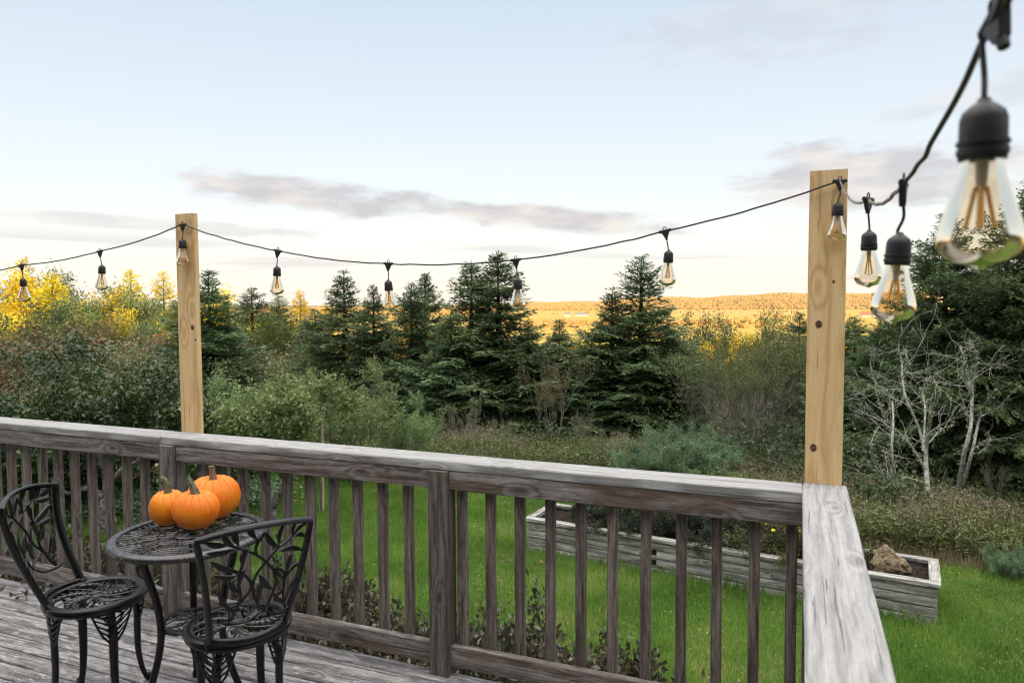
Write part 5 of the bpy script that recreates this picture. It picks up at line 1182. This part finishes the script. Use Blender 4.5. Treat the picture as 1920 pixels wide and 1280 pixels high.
def fallen():
    rng = np.random.default_rng(90); m = 170; r = 3+9*rng.random(m); az = np.radians(rng.uniform(-40, 36, m)); fx = np.array([-math.sin(YAW), math.cos(YAW)]); rx = np.array([math.cos(YAW), math.sin(YAW)])
    P = CAM[:2]+(np.cos(az)*r)[:, None]*fx+(np.sin(az)*r)[:, None]*rx; P = P[P[:, 1] > .5]; m = len(P); C = np.stack([P[:, 0], P[:, 1], gh(P[:, 0], P[:, 1])+.045], 1)
    V = leaf_quads(C, rv(rng, m)*np.array([1, 1, .3]), unit(rng.normal(0, .4, (m, 3))+np.array([0, 0, 1.])), .055*rng.uniform(.6, 1.3, m), .036*rng.uniform(.6, 1.3, m), .5, .2); o = link('fallen_leaves', fast_mesh('fallen_leaves', V, 4, L_RUST)); tag(o, 'brown fallen leaves lying scattered on the lawn', 'fallen leaves', kind='stuff')
fallen()
def meadow():
    rng = np.random.default_rng(78); fx = np.array([-math.sin(YAW), math.cos(YAW)]); rx = np.array([math.cos(YAW), math.sin(YAW)])
    def pos(n, r0, r1, e=1.0):
        az = np.radians(rng.uniform(-42, 42, n)); P0 = CAM[:2]+np.cos(az)[:, None]*fx*10+np.sin(az)[:, None]*rx*10; Rl = LAWN_R(P0[:, 0], P0[:, 1]); r = Rl+r0+(r1-r0)*rng.random(n)**e*(np.interp(np.degrees(az), [12, 24], [1, .45]) if r1 < 5 else 1)
        P = CAM[:2]+(np.cos(az)*r)[:, None]*fx+(np.sin(az)*r)[:, None]*rx; return P[:, 0], P[:, 1], np.degrees(az), r
    n = 42000; x, y, az, r = pos(n, -.15, 2.4); hh = (.16+.16*rng.random(n))*np.interp(r-LAWN_R(x, y), [-.2, .5, 4], [.45, 1, 1.2])
    V = blades(rng, n, x, y, gh(x, y)-.02, hh, .011*rng.uniform(.6, 1.4, n), .5); o = link('tall_grass', fast_mesh('tall_grass', V, 4, L_DRY)); tag(o, 'tall dry grass at the edge of the lawn', 'tall grass', kind='stuff')
    # weeds: stems with leaves and fluffy seed heads, in drifts
    n = 4600; x, y, az, r = pos(n, .1, 2.3); pat = np.array([mnoise.noise((a*.9, c*.9, 7)) for a, c in zip(x, y)]); H = (.26+.28*rng.random(n))*(1+.6*pat); z = gh(x, y)
    lean = rng.normal(0, .12, (n, 2)); top = np.stack([x+lean[:, 0]*H, y+lean[:, 1]*H, z+H], 1); bot = np.stack([x, y, z-.05], 1)
    S = np.concatenate([bot, top, np.full((n, 1), .004), np.full((n, 1), .0025)], 1); TV, TF = seg_tubes(S, 3); o = link('weed_stems', fast_mesh('weed_stems', TV, 4, L_DRY, TF)); tag(o, 'dry weed stems standing in the meadow strip', 'weeds', kind='stuff')
    k = 22; idx = np.repeat(np.arange(n), k); t = rng.random((n*k, 1))*.85; c = bot[idx]*(1-t)+top[idx]*t+rng.normal(0, .02, (n*k, 3)); m = n*k
    V = leaf_quads(c, unit(rng.normal(0, 1, (m, 3))*np.array([1, 1, .5])+np.array([0, 0, .35])), unit(rng.normal(0, .6, (m, 3))+np.array([0, 0, 1.])), .075*rng.uniform(.5, 1.3, m), .018*rng.uniform(.6, 1.3, m), .45, .1)
    o = link('weed_leaves', fast_mesh('weed_leaves', V, 4, L_MEADOW)); tag(o, 'green and yellowing weed leaves in the meadow strip', 'weeds', kind='stuff')
    sel = np.where((pat > .0) & (rng.random(n) < .6))[0]; k = 18; idx = np.repeat(sel, k); m = len(idx); c = top[idx]+rng.normal(0, .045, (m, 3))*np.array([1, 1, 1.1])-np.array([0, 0, .03])
    V = leaf_quads(c, rv(rng, m), rv(rng, m), .024*rng.uniform(.5, 1.4, m), .015*rng.uniform(.5, 1.4, m), .5); o = link('seed_heads', fast_mesh('seed_heads', V, 4, L_FLUFF)); tag(o, 'brownish pink fluffy seed heads over the meadow strip', 'weeds', kind='stuff')
    # undergrowth darkening the ground under the trees
    n = 110000; x, y, az, r = pos(n, 1.3, 17, 1.5); cl_ = np.array([mnoise.noise((a*.55, c*.55, 5)) for a, c in zip(x, y)]); H = np.clip((1.15*np.clip(.35+cl_*1.6, .08, 1.3)), .1, 1.5)*np.interp(r-LAWN_R(x, y), [1.3, 3, 5], [.45, .7, 1.1])
    c = np.stack([x, y, gh(x, y)+H*rng.random(n)], 1); V = leaf_quads(c, unit(rng.normal(0, 1, (n, 3))+np.array([0, 0, .5])), rv(rng, n), .075*rng.uniform(.5, 1.3, n), .04*rng.uniform(.5, 1.3, n), .5)
    o = link('undergrowth', fast_mesh('undergrowth', V, 4, L_UNDER)); tag(o, 'brown green undergrowth at the foot of the tree line', 'undergrowth', kind='stuff')
    # leafy ground cover by the apple trees
    n = 9000; c0 = on_z(430, 930, GZ); c1 = on_z(235, 950, GZ); base_ = np.where(rng.random((n, 1)) < .5, c0[:2], c1[:2]); q = base_+rng.normal(0, 1, (n, 2))*np.array([.45, .35]); c = np.stack([q[:, 0], q[:, 1], GZ+.02+.16*rng.random(n)], 1)
    V = leaf_quads(c, rv(rng, n)*np.array([1, 1, .3]), unit(rng.normal(0, .45, (n, 3))+np.array([0, 0, 1.])), .05*rng.uniform(.5, 1.3, n), .04*rng.uniform(.5, 1.3, n), .5, .1); o = link('ground_cover', fast_mesh('ground_cover', V, 4, L_WILLOW)); tag(o, 'leafy green ground cover round the apple trunks', 'ground cover', kind='stuff')
meadow()
def far_woods():
    rng = np.random.default_rng(79); fx = np.array([-math.sin(YAW), math.cos(YAW)]); rx = np.array([math.cos(YAW), math.sin(YAW)])
    ico = bmesh.new(); bmesh.ops.create_icosphere(ico, subdivisions=1, radius=1); IV = np.array([v.co[:] for v in ico.verts]); IF = np.array([[v.index for v in f.verts] for f in ico.faces]); ico.free()
    def scatter(name, n, r0, r1, s0, s1, mat, label, pw=1.0, az0=-42, az1=42, mask=None, con=.3):
        az = np.radians(rng.uniform(az0, az1, n)); r = r0+(r1-r0)*rng.random(n)**pw; P = CAM[:2]+(np.cos(az)*r)[:, None]*fx+(np.sin(az)*r)[:, None]*rx
        if mask is not None: ok = mask(P[:, 0], P[:, 1], r); P = P[ok]; r = r[ok]
        n = len(P); z = gh(P[:, 0], P[:, 1]); s = rng.uniform(s0, s1, n); hz = s*rng.uniform(.8, 1.5, n)
        V = IV[None]*np.stack([s, s, hz], 1)[:, None]*rng.uniform(.75, 1.25, (n, len(IV), 1)); cone = rng.random(n) < con
        tp = (IV[:, 2]+1)/2; taper = np.where(cone[:, None], 1.1-tp[None], 1.0); V[:, :, 0] *= taper; V[:, :, 1] *= taper
        V = V+np.stack([P[:, 0], P[:, 1], z+hz*.6], 1)[:, None]; F = IF[None]+(np.arange(n)*len(IV))[:, None, None]
        o = link(name, fast_mesh(name, V.reshape(-1, 3), 3, mat, F.reshape(-1, 3))); tag(o, label, 'wood', kind='stuff')
    scatter('hill_forest', 46000, 2500, 4900, 2.2, 4.5, L_ORANGE, 'orange autumn forest covering the far hills', .8)
    def hedge(x, y, r): return np.array([abs(mnoise.noise((a*.0035, c*.0035, 2))) < .022 or mnoise.noise((a*.0015, c*.0015, 9)) > .42 for a, c in zip(x, y)])
    scatter('valley_trees', 9000, 700, 2500, 2.0, 3.6, L_ORANGE, 'rows and clumps of golden trees across the valley fields', 1.2, mask=hedge)
far_woods()
gl_ = random.Random(6)
for i in range(46):
    px = 560+i*30.5+gl_.uniform(-14, 14); dep = gl_.uniform(110, 210); q = at_d(px, 600, dep); z = float(gh(q[0], q[1])); H = gl_.uniform(6.0, 9.5)
    key = gl_.choice(['roundtree', 'goldspruce', 'roundtree']); pr = PR[key]; s = H/pr[2]
    r = empty('golden_tree', (q[0], q[1], z), gl_.uniform(0, 6)); r.scale = (s*1.1, s*1.1, s); tag(r, 'sunlit golden tree low in the gaps behind the dark tree line', 'tree', 'sunlit trees glimpsed behind the tree line'); o = link('crown', pr[0], None, r); link('trunk', pr[1], None, r)
    o.material_slots[0].link = 'OBJECT'; o.material_slots[0].material = gl_.choice([L_GOLD, L_ORANGE, L_GOLD])
# farm in the valley
M_WHITEWALL = simple('white_clapboard', (0.5, 0.49, 0.46), .7, .3); M_ROOFG = simple('grey_roof', (0.16, 0.15, 0.15), .7, .3); M_ROOFR = simple('red_roof', (0.40, 0.10, 0.07), .7, .3); M_WIN = simple('window_dark', (0.03, 0.035, 0.04), .2, .6)
def house(px, dep, Lx, Ly, H, rot, label, name, wall, roofm, nwin=4):
    q = at_d(px, 590, dep); z = float(gh(q[0], q[1])); r = empty(name, (q[0], q[1], z), rot); tag(r, label, 'farm building')
    b_ = MB(); b_.box((-Lx/2, -Ly/2, -1), (Lx/2, Ly/2, H)); RH = Ly*.42
    b_.add([(-Lx/2, -Ly/2, H), (-Lx/2, Ly/2, H), (-Lx/2, 0, H+RH)], [[0, 1, 2]]); b_.add([(Lx/2, -Ly/2, H), (Lx/2, Ly/2, H), (Lx/2, 0, H+RH)], [[2, 1, 0]]); b_.build('wall', wall, r, False)
    f = MB(); e = .6
    for s in (-1, 1):
        V = [(-Lx/2-e, s*(Ly/2+e), H-e*.42*2*.5), (Lx/2+e, s*(Ly/2+e), H-e*.42), (Lx/2+e, 0, H+RH+.1), (-Lx/2-e, 0, H+RH+.1)]; V += [(a, c, d-.3) for a, c, d in V]
        f.add(V, [[0, 1, 2, 3], [7, 6, 5, 4], [0, 4, 5, 1], [1, 5, 6, 2], [3, 2, 6, 7], [0, 3, 7, 4]])
    f.build('roof', roofm, r, False)
    for s in (-1, 1):
        for k in range(nwin):
            w = MB(); x = -Lx/2+(k+.5)*Lx/nwin; w.box((x-.5, s*(Ly/2+.01)-.02, 1.0), (x+.5, s*(Ly/2+.01)+.02, 2.4)); w.build('window', M_WIN, r, False)
house(1064, 1500, 12, 8, 5, .3, 'white farmhouse beside orange trees in the golden fields', 'farmhouse', M_WHITEWALL, M_ROOFG)
house(1090, 1530, 26, 9, 4, .1, 'long pale barn right of the farmhouse in the golden fields', 'barn', M_WHITEWALL, M_ROOFG, 6)
house(1622, 1300, 18, 9, 4, -.2, 'red roofed barn in the valley right of the corner post', 'barn', M_WHITEWALL, M_ROOFR, 5)
house(1642, 1330, 12, 8, 5, .4, 'small white house beside the red roofed barn in the valley', 'farmhouse', M_WHITEWALL, M_ROOFG, 3)

# ------------------------------------------------------------------ the house the deck belongs to (behind the camera; seen only in reflections and shade)
def house_wall():
    w = MB(); w.box((-9, -4.9, -1.3), (3.5, -4.62, 5.2)); o = w.build('house_wall', simple('dark_siding', (0.12, 0.125, 0.13), .7, .3, 3, (0.10, 0.10, 0.105)), None, False); tag(o, kind='structure')
    c = MB()
    for k in range(38): z = -1.2+k*.165; c.board((-9, -4.61, z+.082), (3.5, -4.61, z+.082), (0, .12, 1), .175, .014, rs, .002, .0004, 3.0)
    c.build('siding', simple('siding_board', (0.13, 0.135, 0.14), .65, .3, 3, (0.11, 0.11, 0.115)), o)
    for x in (-6.5, -3.2, .4):
        f = MB()
        for a, b_ in (((x-.55, -4.6, .95), (x-.48, -4.56, 2.15)), ((x+.48, -4.6, .95), (x+.55, -4.56, 2.15)), ((x-.48, -4.6, 2.08), (x+.48, -4.56, 2.15)), ((x-.48, -4.6, .95), (x+.48, -4.56, 1.02))): f.box(a, b_)
        f.build('window_frame', M_WHITEWALL, o, False); g = MB(); g.box((x-.48, -4.6, 1.02), (x+.48, -4.585, 2.08)); g.build('window_pane', M_WIN, o, False)
house_wall()

# ------------------------------------------------------------------ thin evening haze over the valley
def haze():
    b_ = MB(); b_.box((-15600, -15600, -31), (15600, 15600, 105)); m, nt, out = new_mat('haze_air'); v = N(nt, 'ShaderNodeVolumePrincipled')
    v.inputs['Color'].default_value = (0.93, 0.95, 1.0, 1); v.inputs['Density'].default_value = HAZE; v.inputs['Anisotropy'].default_value = 0.0
    nt.links.new(v.outputs[0], out.inputs['Volume']); o = b_.build('haze', m, None, False); tag(o, 'thin pale evening haze over the valley', 'haze', kind='stuff')
HAZE = 0.000018
haze()
